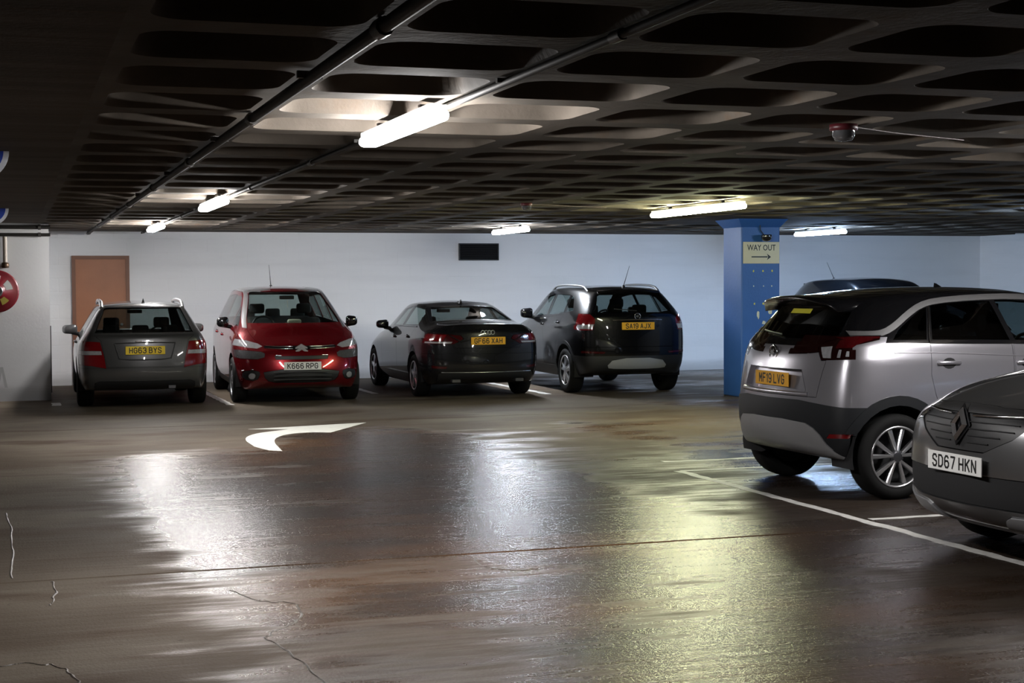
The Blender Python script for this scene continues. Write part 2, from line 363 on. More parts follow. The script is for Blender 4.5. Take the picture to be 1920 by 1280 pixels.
# ceiling: flat soffit strip on the left, coffered slab elsewhere
PX, PY, CX0, CY0 = .895, .915, .385, 5.56-.915*14
def coffered():
    m = MB(); n = 6; wl = .085
    nx = int((x1-CX0)/PX); ny = int((y1-.5-CY0)/PY)
    def rr(cx, cy, hx, hy, r, z):
        q = []
        for sx, sy, a in ((1, 1, 0), (-1, 1, 90), (-1, -1, 180), (1, -1, 270)):
            for k in range(n+1):
                t = math.radians(a+90*k/n); q.append((cx+sx*(hx-r)+r*math.cos(t), cy+sy*(hy-r)+r*math.sin(t), z))
        return q
    for i in range(nx+1):
        for j in range(ny+1):
            ax, ay = CX0+i*PX, CY0+j*PY; bx, by = min(ax+PX, x1), min(ay+PY, y1) if j < ny else y1
            if bx-ax < .5 or j == ny or (9.2 < (ax+bx)/2 < 11.6 and 19.2 < (ay+by)/2 < 21.6) or by > y1-.6:
                m.add([(ax, ay, HC), (bx, ay, HC), (bx, by, HC), (ax, by, HC)], [(0, 3, 2, 1)]); continue
            cx, cy, hx, hy = (ax+bx)/2, (ay+by)/2, PX/2-.075, PY/2-.12
            rings = [rr(cx, cy, hx, hy, .14, HC), rr(cx, cy, hx-.012, hy-.012, .135, HC+.02), rr(cx, cy, hx-.05, hy-.06, .13, HC+.17), rr(cx, cy, hx-.085, hy-.10, .12, HC+.235), rr(cx, cy, hx-.15, hy-.16, .09, HC+.262)]
            L = len(rings[0]); vs = [p for r in rings for p in r]
            fs = [(a*L+k, a*L+(k+1) % L, (a+1)*L+(k+1) % L, (a+1)*L+k) for a in range(4) for k in range(L)] + [tuple(range(4*L, 5*L))]
            m.add(vs, fs, True)
            # soffit around the opening
            cor = [(bx, by), (ax, by), (ax, ay), (bx, ay)]; o = rr(cx, cy, hx, hy, .14, HC); s = 4; vs = o + [(p[0], p[1], HC) for p in cor]; fs = []
            for c in range(4):
                for k in range(n): fs.append((c*(n+1)+k, L+c, c*(n+1)+k+1))
                e = c*(n+1)+n; fs.append((e, L+c, L+(c+1) % 4, (e+1) % L))
            m.add(vs, fs)
    m.add([(x0, y0, HC), (CX0, y0, HC), (CX0, CY0, HC), (x0, CY0, HC)], [(0, 1, 2, 3)])
    return m
ce = struct(coffered().build('ceiling', MC))
MB().box(((x0+x1)/2, (y0+y1)/2, HC+.33), (x1-x0, y1-y0, .1)).build('slab_top', MC, ce)
sf = MB().box(((x0+CX0)/2, (CY0+23.35)/2, HC+.10), (CX0-x0, 23.35-CY0, .2)).build('soffit', MC2, ce)
MB().box(((x0+CX0)/2, (23.35+y1)/2, HC+.10), (CX0-x0, y1-23.35, .2)).build('soffit', MC2, ce)
if CY0 > y0: MB().box(((x0+x1)/2, (y0+CY0)/2, HC+.10), (x1-x0, CY0-y0, .2)).build('soffit', MC2, ce)

# door in the back wall
MDOOR = mat('brown_door', (.30, .105, .038), .45, var=.15, scale=4, bump=.1)
dr = empty('door_1', (1.435, y1, 0)); struct(dr); tag(dr, 'plain brown door in the back wall behind the estate car')
MB().box((0, -.02, 1.065), (.82, .05, 2.11)).build('door_leaf', MDOOR, dr)
fr = MB(); fr.box((-.44, -.03, 1.09), (.06, .08, 2.18)); fr.box((.44, -.03, 1.09), (.06, .08, 2.18)); fr.box((0, -.03, 2.15), (.82, .08, .06)); fr.build('door_frame', mat('door_frame_paint', (.16, .06, .028), .5), dr)
MB().lathe([(0, -.10), (.025, -.10), (.025, -.06), (.01, -.06), (.01, -.045)], 12, 'y', (.33, 0, 1.02)).build('door_knob', M_['satin'], dr)
# ventilation grille
vg = empty('ventilation_grille', (8.11, y1, 2.255)); tag(vg, 'black louvred ventilation grille high on the white back wall', 'grille')
MB().box((0, -.006, 0), (.76, .01, .31)).build('backing', M_['inner'], vg)
fr = MB(); fr.box((-.37, -.02, 0), (.02, .03, .31)); fr.box((.37, -.02, 0), (.02, .03, .31)); fr.box((0, -.02, .145), (.72, .03, .02)); fr.box((0, -.02, -.145), (.72, .03, .02)); fr.build('frame', M_['black'], vg)
sl = MB().box((0, 0, 0), (.72, .004, .035), M=Matrix.Rotation(math.radians(40), 3, 'X')).mesh('slat')
for k in range(8): link('slat', sl, M_['black'], vg, (0, -.02, -.12+k*.034))

# column
cl = empty('blue_column', (10.37, 20.31, 0)); cl['kind'] = 'structure'; tag(cl, 'blue painted square concrete column carrying the exit sign', 'column')
bm = rbox((.62, .60, 2.55), .018, 2); me = bm_mesh('shaft', bm, False); link('shaft', me, MBLUE, cl, (0, 0, 1.275))
MB().add([(-.31, -.30, 2.47), (.31, -.30, 2.47), (.31, .30, 2.47), (-.31, .30, 2.47), (-.40, -.39, 2.5895), (.40, -.39, 2.5895), (.40, .39, 2.5895), (-.40, .39, 2.5895)],
         [(0, 1, 5, 4), (1, 2, 6, 5), (2, 3, 7, 6), (3, 0, 4, 7), (4, 5, 6, 7), (3, 2, 1, 0)]).build('capital', MBLUE, cl)
MCH = mat('old_adhesive', (.62, .62, .50), .7, var=.2, scale=30); MCY = mat('yellow_adhesive', (.62, .58, .10), .7, var=.2, scale=30)
def blob(u, z, ru, rz, material, k=9):
    poly = [(u+ru*math.cos(2*PI*i/k)*random.uniform(.7, 1.15), z+rz*math.sin(2*PI*i/k)*random.uniform(.7, 1.15)) for i in range(k)]
    MB().prism(poly, -.302, -.3005, lambda a, b, h: (a, h, b)).build('adhesive_patch', material, cl)
for zi, zz in enumerate((1.835, 1.615, 1.36)):
    for u in (-.11, .04, .18): blob(u+random.uniform(-.01, .01), zz, .015 if zi != 1 else .010, .018 if zi != 1 else .012, MCY if zi != 1 else MCH, 7)
blob(-.04, 1.20, .022, .07, MCH); blob(.15, 1.25, .035, .06, MCH); blob(.05, 1.08, .032, .028, MCH); blob(-.06, .91, .03, .03, MCH); blob(.02, .88, .018, .02, MCH)
sg = empty('exit_sign', (10.375, 20.005, 2.10)); tag(sg, 'cream WAY OUT sign with black arrow on the blue column', 'sign')
link('board', bm_mesh('board', rbox((.585, .012, .315), .005, 2), False), mat('cream_enamel', (.62, .56, .36), .4, var=.12, scale=5), sg)
t1 = place_flat(text_mesh('WAY OUT', .088, .46, .012), (0, -.0068, .075), (1, 0, 0), (0, 0, 1), (0, -1, 0)); link('lettering', t1, M_['ink'], sg)
ar = MB(); ar.prism([(-.16, -.009), (.10, -.009), (.10, .009), (-.16, .009)], -.008, -.0064, lambda a, b, h: (a, h, b-.06)); ar.prism([(.155, 0), (.09, .045), (.11, 0), (.09, -.045)], -.008, -.0064, lambda a, b, h: (a, h, b-.06)); ar.build('arrow', M_['ink'], sg)
cm = empty('dome_camera', (10.41, 20.01, 2.33)); tag(cm, 'small dark dome camera mounted above the exit sign', 'camera')
MB().box((0, -.05, .01), (.05, .10, .04)).build('bracket', M_['black'], cm)
MB().lathe([(.075, .03), (.08, .0), (.07, -.035), (.045, -.06), (0, -.07)], 20, 'z', (0, -.10, 0)).build('dome', M_['gloss'], cm)
MB().tube([(0, -.02, .03), (-.06, -.02, .10), (-.06, -.02, .17)], .008).build('cable', M_['black'], cm)

# painted bay lines and arrow (thin paint films on the slabs)
def line(xa, ya, xb, yb, wd, label, wob=.012):
    d = Vector((xb-xa, yb-ya)); L = d.length; d.normalize(); n = max(4, int(L/.12)); a = []; b = []
    for i in range(n+1):
        p = Vector((xa, ya)) + d*(L*i/n); a.append((p.x-d.y*(wd/2+random.uniform(-wob, wob)), p.y+d.x*(wd/2+random.uniform(-wob, wob)))); b.append((p.x+d.y*(wd/2+random.uniform(-wob, wob)), p.y-d.x*(wd/2+random.uniform(-wob, wob))))
    vs = [(x, y, z) for z in (.0008, .0022) for x, y in a+b]; k = n+1; fs = []
    for i in range(n): fs += [(2*k+i, 3*k+i, 3*k+i+1, 2*k+i+1), (i, i+1, 2*k+i+1, 2*k+i), (k+i, 3*k+i, 3*k+i+1, k+i+1)]
    o = MB().add(vs, fs).build('bay_line', MLINE); return tag(o, label, 'road marking', 'painted bay lines')
line(5.60, 12.36, 5.66, 5.6, .085, 'long worn white line along the open end of the right-hand bays')
line(5.62, 12.35, 10.3, 12.35, .075, 'white bay line running under the silver crossover towards its far side')
line(5.75, 13.05, 6.75, 13.02, .10, 'short faded white line beyond the silver crossover', .03)
line(5.70, 9.35, 10.3, 9.35, .075, 'white bay line between the silver crossover and the dark crossover beside it')
line(2.88, 21.4, 2.83, 26.0, .10, 'white bay line between the estate car and the red people carrier')
line(.575, 22.2, .575, 22.75, .12, 'short white paint dash beside the white wall return')
line(5.26, 22.8, 5.23, 26.0, .10, 'white bay line between the red people carrier and the dark saloon')
line(7.68, 21.7, 7.63, 26.0, .12, 'white bay line between the dark saloon and the black compact SUV')
arrow = chaikin([(2.36, 15.78), (2.36, 16.6), (2.55, 17.15), (2.86, 17.42), (3.02, 17.52)], 2, False)
inner = chaikin([(3.22, 17.08), (2.98, 17.05), (2.76, 16.75), (2.62, 16.2), (2.56, 15.25)], 2, False)
apoly = [(2.44, 15.35)] + arrow + [(2.58, 17.72), (4.05, 18.05), (3.40, 16.98)] + inner
tag(MB().prism(apoly, .0008, .0022, lambda a, b, h: (a, b, h)).build('turn_arrow', mat('white_arrow_paint', (.68, .67, .63), .55, var=.2, scale=10), None), 'curved white turn-right arrow painted on the floor', 'road marking')

# ---------------------------------------------------------------- services on the ceiling
ME_C = emit('lamp_diffuser_white', LAMP_COOL, LAMP_STRENGTH); ME_W = emit('lamp_diffuser_warm', LAMP_WARM, LAMP_STRENGTH*.72); ME_B = emit('lamp_diffuser_blue', LAMP_BLUE, LAMP_STRENGTH*1.2); ME_P = emit('lamp_diffuser_pale_blue', LAMP_PALE, LAMP_STRENGTH)
MH = mat('lamp_housing', (.45, .45, .45), .5)
def batten(x, y, L, label, mt, wd=.125, z=2.505):
    e = empty('batten_light', (x, y, z)); tag(e, label, 'light', 'batten lights under the coffered ceiling')
    link('diffuser', bm_mesh('diffuser', rbox((wd, L, .058), .027, 3)), mt, e)
    MB().box((0, 0, .040), (wd*.8, L-.05, .024)).build('housing', MH, e)
    for s in (-1, 1): MB().box((0, s*L*.3, .067), (.03, .04, .032)).build('mount', MGALV, e)
    return e
batten(2.02, 8.10, 1.56, 'nearest bright white batten light hanging over the aisle', ME_C)
batten(2.02, 16.2, 1.62, 'white batten light second along the left row, before the estate car', ME_C)
batten(2.02, 22.9, 1.62, 'white batten light above the estate car, farthest of the left row', ME_C)
batten(7.60, 16.3, 2.40, 'long warm white batten light in front of the blue column', ME_W, .13)
batten(7.58, 23.2, 1.62, 'white batten light above the dark saloon near the back wall', ME_P)
batten(13.2, 23.3, 1.62, 'bluish white batten light right of the blue column', ME_B)
for x, y, mt, lb in ((13.2, 16.2, ME_B, 'batten light over the far right bays'), (7.60, 8.1, ME_C, 'batten light over the right-hand bays')):
    batten(x, y, 1.56, lb, mt)

def conduit(x, r, z, ya, yb, label, step=3.0):
    e = empty('conduit', (x, ya, z)); tag(e, label, 'pipe')
    MB().tube([(0, 0, 0), (0, yb-ya, 0)], r, 10).build('pipe', MPIPE, e)
    cp = MB().tube([(0, -.05, 0), (0, .05, 0)], r*1.35, 10).mesh('coupling'); sd = MB().box((0, 0, r*.6), (r*4.2, .025, r*1.2)).mesh('saddle')
    k = 0; y = .7
    while y < yb-ya:
        link('coupling', cp, MGALV, e, (0, y, 0)); link('saddle', sd, MGALV, e, (0, y+step*.45, 0)); y += step
    return e
conduit(1.235, .026, HC-.036, -7.5, 26.6, 'thick dark conduit along the ceiling rib left of the lights')
conduit(2.115, .017, HC-.024, -7.5, 26.6, 'thin dark conduit along the ceiling feeding the left row of lights')
for z, lb, r in ((2.53, 'upper dark pipe along the top of the white wall return', .028), (2.42, 'lower dark pipe along the top of the white wall return', .024)):
    e = empty('service_pipe', (-3.0, 23.30, z)); tag(e, lb, 'pipe')
    MB().tube([(0, 0, 0), (3.55, 0, 0)], r, 10).build('pipe', MPIPE, e)
    cp = MB().tube([(-.02, 0, 0), (.02, 0, 0)], r*1.4, 10).mesh('clamp')
    for xx in (.4, 1.5, 2.6, 3.4): link('clamp', cp, MGALV, e, (xx, 0, 0))
e = empty('riser_pipe', (-.08, 23.29, 0)); tag(e, 'pale vertical pipe dropping to the hose reel', 'pipe')
MB().tube([(0, 0, 2.39), (0, 0, 2.0)], .03, 10).build('pipe', mat('pale_pipe', (.42, .36, .30), .5), e)
MB().lathe([(.03, 1.935), (.05, 1.94), (.055, 1.97), (.05, 2.01), (.03, 2.02)], 12, 'z').build('valve', mat('valve_brass', (.10, .06, .04), .4, .6), e)

def detector(x, y, label, s=1.0):
    e = empty('ceiling_beacon', (x, y, HC)); tag(e, label, 'alarm')
    MB().lathe([(0, 0), (.075*s, 0), (.075*s, -.03*s), (.06*s, -.035*s)], 20, 'z').build('base', mat('red_plastic', (.07, .008, .012), .4), e)
    MB().lathe([(.062*s, -.030*s), (.060*s, -.06*s), (.045*s, -.085*s), (0, -.092*s)], 20, 'z').build('lens', M_['lens'], e)
    MB().tube([(.06*s, .0, -.012), (.5, .25, -.012), (1.2, .55, -.012)], .005, 6).build('cable', mat('red_cable', (.03, .006, .007), .5), e)
detector(4.66, 7.95, 'red based alarm beacon with clear lens on the ceiling', 1.1)
detector(5.62, 16.6, 'small ceiling alarm beacon between the two middle lights', .9)

# round blue hanging signs at the left edge
MSB = mat('sign_blue', (.012, .045, .33), .4); MSW = mat('sign_white', (.55, .57, .62), .4)
for cx, cy, r, lb in ((-.20, 11.0, .20, 'nearer blue half-round sign with white rim under the left soffit'), (-.215, 19.0, .20, 'farther blue half-round sign with white rim under the left soffit')):
    e = empty('hanging_sign', (cx, cy, HC-.003)); tag(e, lb, 'sign', 'blue hanging signs')
    arc = [(r*math.cos(PI+PI*k/20), r*math.sin(PI+PI*k/20)) for k in range(21)]; arc2 = [(.82*a, .82*b) for a, b in arc]
    MB().prism(arc2, -.012, .006, lambda a, b, h: (a, h, b)).build('face', MSB, e)
    MB().prism(arc + arc2[::-1], -.010, .006, lambda a, b, h: (a, h, b)).build('rim', MSW, e)

# fire hose reel on the wall return
hr = empty('fire_hose_reel', (-.20, 23.35, 1.60)); tag(hr, 'round red fire hose reel mounted on the white wall return', 'hose reel')
MRED = mat('red_enamel', (.15, .007, .013), .4, 0, .2, .12)
MB().lathe([(.03, -.05), (.03, -.24), (.07, -.245), (.07, -.235), (.28, -.215), (.305, -.205), (.305, -.19), (.28, -.185), (.10, -.185)], 40, 'y').build('front_disc', MRED, hr)
MB().lathe([(.10, -.045), (.28, -.045), (.305, -.05), (.305, -.065), (.10, -.065)], 40, 'y').build('rear_disc', MRED, hr)
h = MB()
for k in range(5): h.lathe([(.235+.014*math.cos(2*PI*a/8), -.077-k*.025+.0125*math.sin(2*PI*a/8)) for a in range(9)], 32, 'y')
h.build('hose', mat('black_hose', (.02, .02, .02), .6), hr)
MB().lathe([(.052, -.236), (.075, -.242), (.085, -.258), (.075, -.262), (.05, -.25), (.0, -.248)], 24, 'y').build('hub', M_['satin'], hr)
MB().box((0, -.02, 0), (.12, .04, .30)).build('wall_bracket', MRED, hr)
def sector(r0, r1, a0, a1, n=6):
    return [(r1*math.cos(math.radians(a0+(a1-a0)*k/n)), r1*math.sin(math.radians(a0+(a1-a0)*k/n))) for k in range(n+1)] + [(r0*math.cos(math.radians(a1-(a1-a0)*k/n)), r0*math.sin(math.radians(a1-(a1-a0)*k/n))) for k in range(n+1)]
for a0, a1, r0, r1, mt in ((8, 48, .13, .22, 'w'), (75, 110, .13, .23, 'w'), (-70, -38, .12, .21, 'y'), (150, 200, .13, .22, 'w')):
    pl = sector(r0, r1, a0, a1)
    MB().prism(pl, 0, 1, lambda a, b, h: (a, -.2355+(math.hypot(a, b)-.07)*.095-.0012-.0008*h, b)).build('label_patch', mat('white_label', (.6, .6, .58), .5) if mt == 'w' else mat('yellow_label', (.35, .28, .04), .5), hr)
# edge guard, stencil mark and leaning board
tag(MB().box((.537, 23.40, .60), (.012, .07, .98)).build('edge_guard', M_['black'], None), 'black edge guard strip on the corner of the white wall return', 'guard')
tag(MB().prism([(-.235, .20), (-.175, .50), (-.135, .50), (-.075, .20), (-.115, .20), (-.155, .42), (-.195, .20)], 23.3475, 23.3495, lambda a, b, h: (a, h, b)).build('stencil_mark', mat('grey_stencil', (.40, .40, .41), .6), None), 'faded grey stencilled mark low on the white wall return', 'marking')
bd = empty('leaning_board', (11.62, 26.5, 0)); tag(bd, 'narrow dark board leaning on the back wall right of the black SUV', 'board')
MB().box((0, 0, .30), (.13, .03, .60), M=Matrix.Rotation(math.radians(-6), 3, 'X')).build('panel', mat('dark_blue_board', (.010, .012, .018), .5), bd)
MB().box((0, -.03, .045), (.10, .04, .09)).build('foot', M_['black'], bd)

# ================================================================== car builder
# car space: x forward from the rear bumper, y to the car's left, z up
ROWS = 7
def base_body(sp):
    """closed smooth body from a cage of columns (xl, xb, xr, zb, zr, yl, yb, yr)"""
    cols = sp['cols']; n = len(cols)-1; z0 = sp.get('z0', .2); K = [1, .82, .45, 0, -.45, -.82, -1]; nk = len(K)-1
    rb, fb, crown, xbow = sp['rbow'], sp['fbow'], sp['crown'], sp.get('xbow', {})
    def side(i, j):
        xl, xb, xr, zb, zr, yl, yb, yr = cols[i]
        zm = z0+(zb-z0)*.5; zs = zb-sp.get('sh', .13)
        lo = sp.get('low', {}).get(i, 0)
        T = [(xl+.04*(i == 0)-.05*(i == n), yl-.09, z0+lo), (xl, yl-.02, z0+.13+lo*.8), (xl, yl, zm), (xl+(xb-xl)*.6, yl-sp.get('sh_in', .004), zs), (xb, yb, zb), None, (xr, yr, zr)]
        if j == 5:
            a, b = T[4], T[6]; return (a[0]*.45+b[0]*.55, a[1]*.42+b[1]*.58+.012, a[2]*.45+b[2]*.55)
        return T[j]
    def P(i, j, k):
        f = K[k]; x, y, z = side(i, j); g = 1-f*f
        if 0 < k < nk:
            if i == 0: x -= rb[j]*g
            elif i == n: x += fb[j]*g
            if j == ROWS-1:
                z += crown[i]*g
                if 0 < i < n: x += xbow.get(i, 0)*g
        return (x, y*f, z)
    bm = bmesh.new(); V = {}
    def v(i, j, k):
        q = (i, j, k)
        if q not in V: V[q] = bm.verts.new(P(i, j, k))
        return V[q]
    J = ROWS-1
    def F(*a): bm.faces.new([v(*q) for q in a])
    for i in range(n):
        for j in range(J):
            F((i, j, 0), (i, j+1, 0), (i+1, j+1, 0), (i+1, j, 0)); F((i, j, nk), (i+1, j, nk), (i+1, j+1, nk), (i, j+1, nk))
        for k in range(nk):
            F((i, J, k), (i, J, k+1), (i+1, J, k+1), (i+1, J, k)); F((i, 0, k), (i+1, 0, k), (i+1, 0, k+1), (i, 0, k+1))
    for j in range(J):
        for k in range(nk):
            F((0, j, k), (0, j, k+1), (0, j+1, k+1), (0, j+1, k)); F((n, j, k), (n, j+1, k), (n, j+1, k+1), (n, j, k+1))
    cr = bm.edges.layers.float.new('crease_edge'); INV = {vv: q for q, vv in V.items()}
    for e in bm.edges:
        a, b = INV[e.verts[0]], INV[e.verts[1]]
        if a[1] == b[1] and a[2] == b[2] and a[2] in (0, nk) and a[0] != b[0]:      # along the side
            e[cr] = {3: sp.get('cr_shoulder', .35), 4: sp.get('cr_belt', .5), 0: .5, 6: .25}.get(a[1], 0)
        if a[0] == b[0] == 0 and a[1] == b[1] and a[1] in (6,): e[cr] = sp.get('cr_roofend', .6)
        if a[0] == b[0] == 0 and a[1] == b[1] and a[1] == 4: e[cr] = .3
        if a[0] == b[0] == 0 and a[2] == b[2] and a[2] in (0, nk): e[cr] = sp.get('cr_rear', .15)
    bmesh.ops.recalc_face_normals(bm, faces=bm.faces)
    me = bpy.data.meshes.new('cage'); bm.to_mesh(me); bm.free()
    o = bpy.data.objects.new('cage', me); COL.objects.link(o)
    md = o.modifiers.new('s', 'SUBSURF'); md.levels = 3; md.render_levels = 3
    m2 = bpy.data.meshes.new_from_object(o.evaluated_get(bpy.context.evaluated_depsgraph_get()))
    bpy.data.objects.remove(o); bpy.data.meshes.remove(me)
    xs = [q.co.x for q in m2.vertices]; ys = [q.co.y for q in m2.vertices]; zs = [q.co.z for q in m2.vertices]
    a, b = min(xs), max(xs); c = max(ys); d, e = min(zs), max(zs)
    for q in m2.vertices:
        q.co = ((q.co.x-a)/(b-a)*sp['L'], q.co.y/c*sp['W']/2, z0+(q.co.z-d)/(e-d)*(sp['H']-z0))
    m2.update()
    bm = bmesh.new(); bm.from_mesh(m2); bpy.data.meshes.remove(m2); bm.normal_update()
    nl = bm.verts.layers.float_vector.new('nrm'); il = bm.faces.layers.int.new('part')
    for q in bm.verts: q[nl] = q.normal
    return bm, nl, il
PR = {'side': (0, 2), 'rear': (1, 2), 'front': (1, 2), 'top': (0, 1), 'bottom': (0, 1)}
def pip(pt, poly):
    x, y = pt; r = False; n = len(poly); j = n-1
    for i in range(n):
        xi, yi = poly[i]; xj, yj = poly[j]
        if (yi > y) != (yj > y) and x < (xj-xi)*(y-yi)/(yj-yi)+xi: r = not r
        j = i
    return r
def cut_patch(bm, il, pid, proj, poly, flt):
    A, B = PR[proj]; us = [p[0] for p in poly]; vs = [p[1] for p in poly]; m = .12
    u0, u1, v0, v1 = min(us)-m, max(us)+m, min(vs)-m, max(vs)+m
    cand = set()
    for f in bm.faces:
        if f[il] != 0: continue
        c = f.calc_center_median()
        if u0 < c[A] < u1 and v0 < c[B] < v1 and flt(c, f.normal): cand.add(f)
    n = len(poly)
    for i in range(n):
        p, q = poly[i], poly[(i+1) % n]
        if abs(p[0]-q[0])+abs(p[1]-q[1]) < 1e-6: continue
        a0, a1, b0, b1 = min(p[0], q[0])-1e-4, max(p[0], q[0])+1e-4, min(p[1], q[1])-1e-4, max(p[1], q[1])+1e-4
        sub = []
        dx, dy = q[0]-p[0], q[1]-p[1]
        for f in cand:
            if not f.is_valid: continue
            ua = [w.co[A] for w in f.verts]; vb = [w.co[B] for w in f.verts]
            if max(ua) < a0 or min(ua) > a1 or max(vb) < b0 or min(vb) > b1: continue
            sd = [(x-p[0])*dy-(y-p[1])*dx for x, y in zip(ua, vb)]
            if min(sd) < -1e-6 and max(sd) > 1e-6: sub.append(f)
        if not sub: continue
        no = [0, 0, 0]; no[A] = dy; no[B] = -dx; co = [0, 0, 0]; co[A] = p[0]; co[B] = p[1]
        geom = set(sub)
        for f in sub: geom.update(f.edges); geom.update(f.verts)
        r = bmesh.ops.bisect_plane(bm, geom=list(geom), plane_co=co, plane_no=Vector(no).normalized(), dist=1e-4)
        cand.update(g for g in r['geom'] if isinstance(g, bmesh.types.BMFace))
    cnt = 0
    for f in cand:
        if f.is_valid and f[il] == 0:
            c = f.calc_center_median()
            if pip((c[A], c[B]), poly): f[il] = pid; cnt += 1
    return cnt
def patch_mesh(name, bm, nl, il, ids, off=0., depth=.012, gap=.0, flip=False):
    ids = set(ids); faces = [f for f in bm.faces if f[il] in ids]
    if not faces: return None
    idx = {}; co = []; nm = []
    def vi(v):
        if v not in idx:
            n_ = Vector(v[nl]); n_ = n_.normalized() if n_.length > 1e-6 else v.normal.copy()
            idx[v] = len(co); co.append(v.co + n_*off); nm.append(n_)
        return idx[v]
    F = [[vi(v) for v in f.verts] for f in faces]; fset = set(faces); bed = []; shift = {}
    for f in faces:
        for l in f.loops:
            if sum(1 for g in l.edge.link_faces if g in fset) == 1:
                a, b = l.vert, l.link_loop_next.vert; bed.append((idx[a], idx[b]))
                if gap:
                    d = (b.co-a.co); ins = f.normal.cross(d)
                    if ins.length > 1e-9:
                        ins.normalize()
                        for w in (idx[a], idx[b]): shift[w] = shift.get(w, Vector())+ins
    for k, s in shift.items():
        if s.length > 1e-6: co[k] = co[k]+s.normalized()*gap
    ln = []; FF = []
    for f in F:
        g = f[::-1] if flip else f
        FF.append(g); ln += [(-nm[i] if flip else nm[i]) for i in g]
    if depth and not flip:
        low = {}
        for a, b in bed:
            for w in (a, b):
                if w not in low: low[w] = len(co); co.append(co[w]-nm[w]*depth); nm.append(nm[w])
        for a, b in bed:
            q = [b, a, low[a], low[b]]; FF.append(q)
            n_ = (co[a]-co[b]).cross(co[low[a]]-co[b]); n_ = n_.normalized() if n_.length > 1e-12 else nm[a]
            ln += [n_]*4
    me = bpy.data.meshes.new(name); me.from_pydata(co, [], FF); me.update()
    me.polygons.foreach_set('use_smooth', [True]*len(FF))
    if len(ln) == len(me.loops): me.normals_split_custom_set(ln)
    return me

def rim_mesh(R, y0, spokes, hubr=.07, barrel=.17):
    """spokes: list of (angle deg, base half width, tip half width, base offset deg)"""
    m = MB()
    for ang, wb, wt, offs in spokes:
        a = math.radians(ang); ab = math.radians(ang+offs)
        p0 = Vector((hubr*.7*math.cos(ab), 0, hubr*.7*math.sin(ab))); p1 = Vector(((R-.008)*math.cos(a), 0, (R-.008)*math.sin(a)))
        d = (p1-p0).normalized(); s = Vector((-d.z, 0, d.x)); vs = []
        for t, wd, y in ((0, wb, y0+.004), (.5, (wb+wt)/2, y0-.004), (1, wt, y0-.010)):
            p = p0.lerp(p1, t)
            vs += [p-s*wd+Vector((0, y-.006, 0)), p-s*wd*.55+Vector((0, y+.004, 0)), p+s*wd*.55+Vector((0, y+.004, 0)), p+s*wd+Vector((0, y-.006, 0)), p+s*wd*.8+Vector((0, y-.04, 0)), p-s*wd*.8+Vector((0, y-.04, 0))]
        fs = [(b*6+k, b*6+(k+1) % 6, (b+1)*6+(k+1) % 6, (b+1)*6+k) for b in (0, 1) for k in range(6)] + [(12, 13, 14, 15, 16, 17)]
        m.add(vs, fs)
    return m
def wheel_parts(car, x, y, R, wd, rimR, style, key, side):
    """tyre (part) with rim face, barrel and hub as sub-parts; meshes shared between the four wheels"""
    c = WC.setdefault(key, {})
    if 'tyre' not in c:
        h = wd/2
        c['tyre'] = MB().lathe([(rimR-.012, -h+.02), (rimR, -h+.012), (rimR+.012, -h+.004), (R-.055, -h-.006), (R-.018, -h+.008), (R-.003, -h+.03), (R, -h*.3), (R, h*.3), (R-.003, h-.03), (R-.018, h-.008), (R-.055, h+.006), (rimR+.012, h-.004), (rimR, h-.012), (rimR-.012, h-.02)], 44).mesh('tyre')
        c['barrel'] = MB().lathe([(rimR+.001, h-.008), (rimR-.008, h-.006), (rimR-.018, h-.016), (rimR-.03, h-.05), (rimR-.035, -h+.03), (.06, -h+.06), (0, -h+.06)], 44).mesh('barrel')
        c['rim'] = rim_mesh(rimR, h-.014, style['spokes'], style.get('hub', .07)).mesh('rim')
        c['lip'] = MB().lathe([(rimR+.002, h-.010), (rimR-.001, h-.003), (rimR-.012, h-.004), (rimR-.016, h-.014)], 44).mesh('rim_lip')
        c['hub'] = MB().lathe([(style.get('hub', .07), h-.03), (style.get('hub', .07), h-.012), (.03, h-.006), (0, h-.006)], 20).mesh('hub_cap')
    t = link('tyre', c['tyre'], M_['tyre'], car, (x, y, R))
    if side < 0: t.rotation_euler = (0, 0, PI)
    link('wheel_barrel', c['barrel'], M_['inner'] if not style.get('barrel') else style['barrel'], t)
    link('wheel_spokes', c['rim'], style['mat'], t); link('rim_lip', c['lip'], style.get('lip', style['mat']), t); link('hub_cap', c['hub'], style.get('hubmat', style['mat']), t)
WC = {}
def star(n, wb, wt, off=0, pair=0, a0=90):
    L = []
    for k in range(n):
        a = a0+360*k/n
        if pair: L += [(a-pair, wb, wt, off), (a+pair, wb, wt, -off)]
        else: L.append((a, wb, wt, 0))
    return L

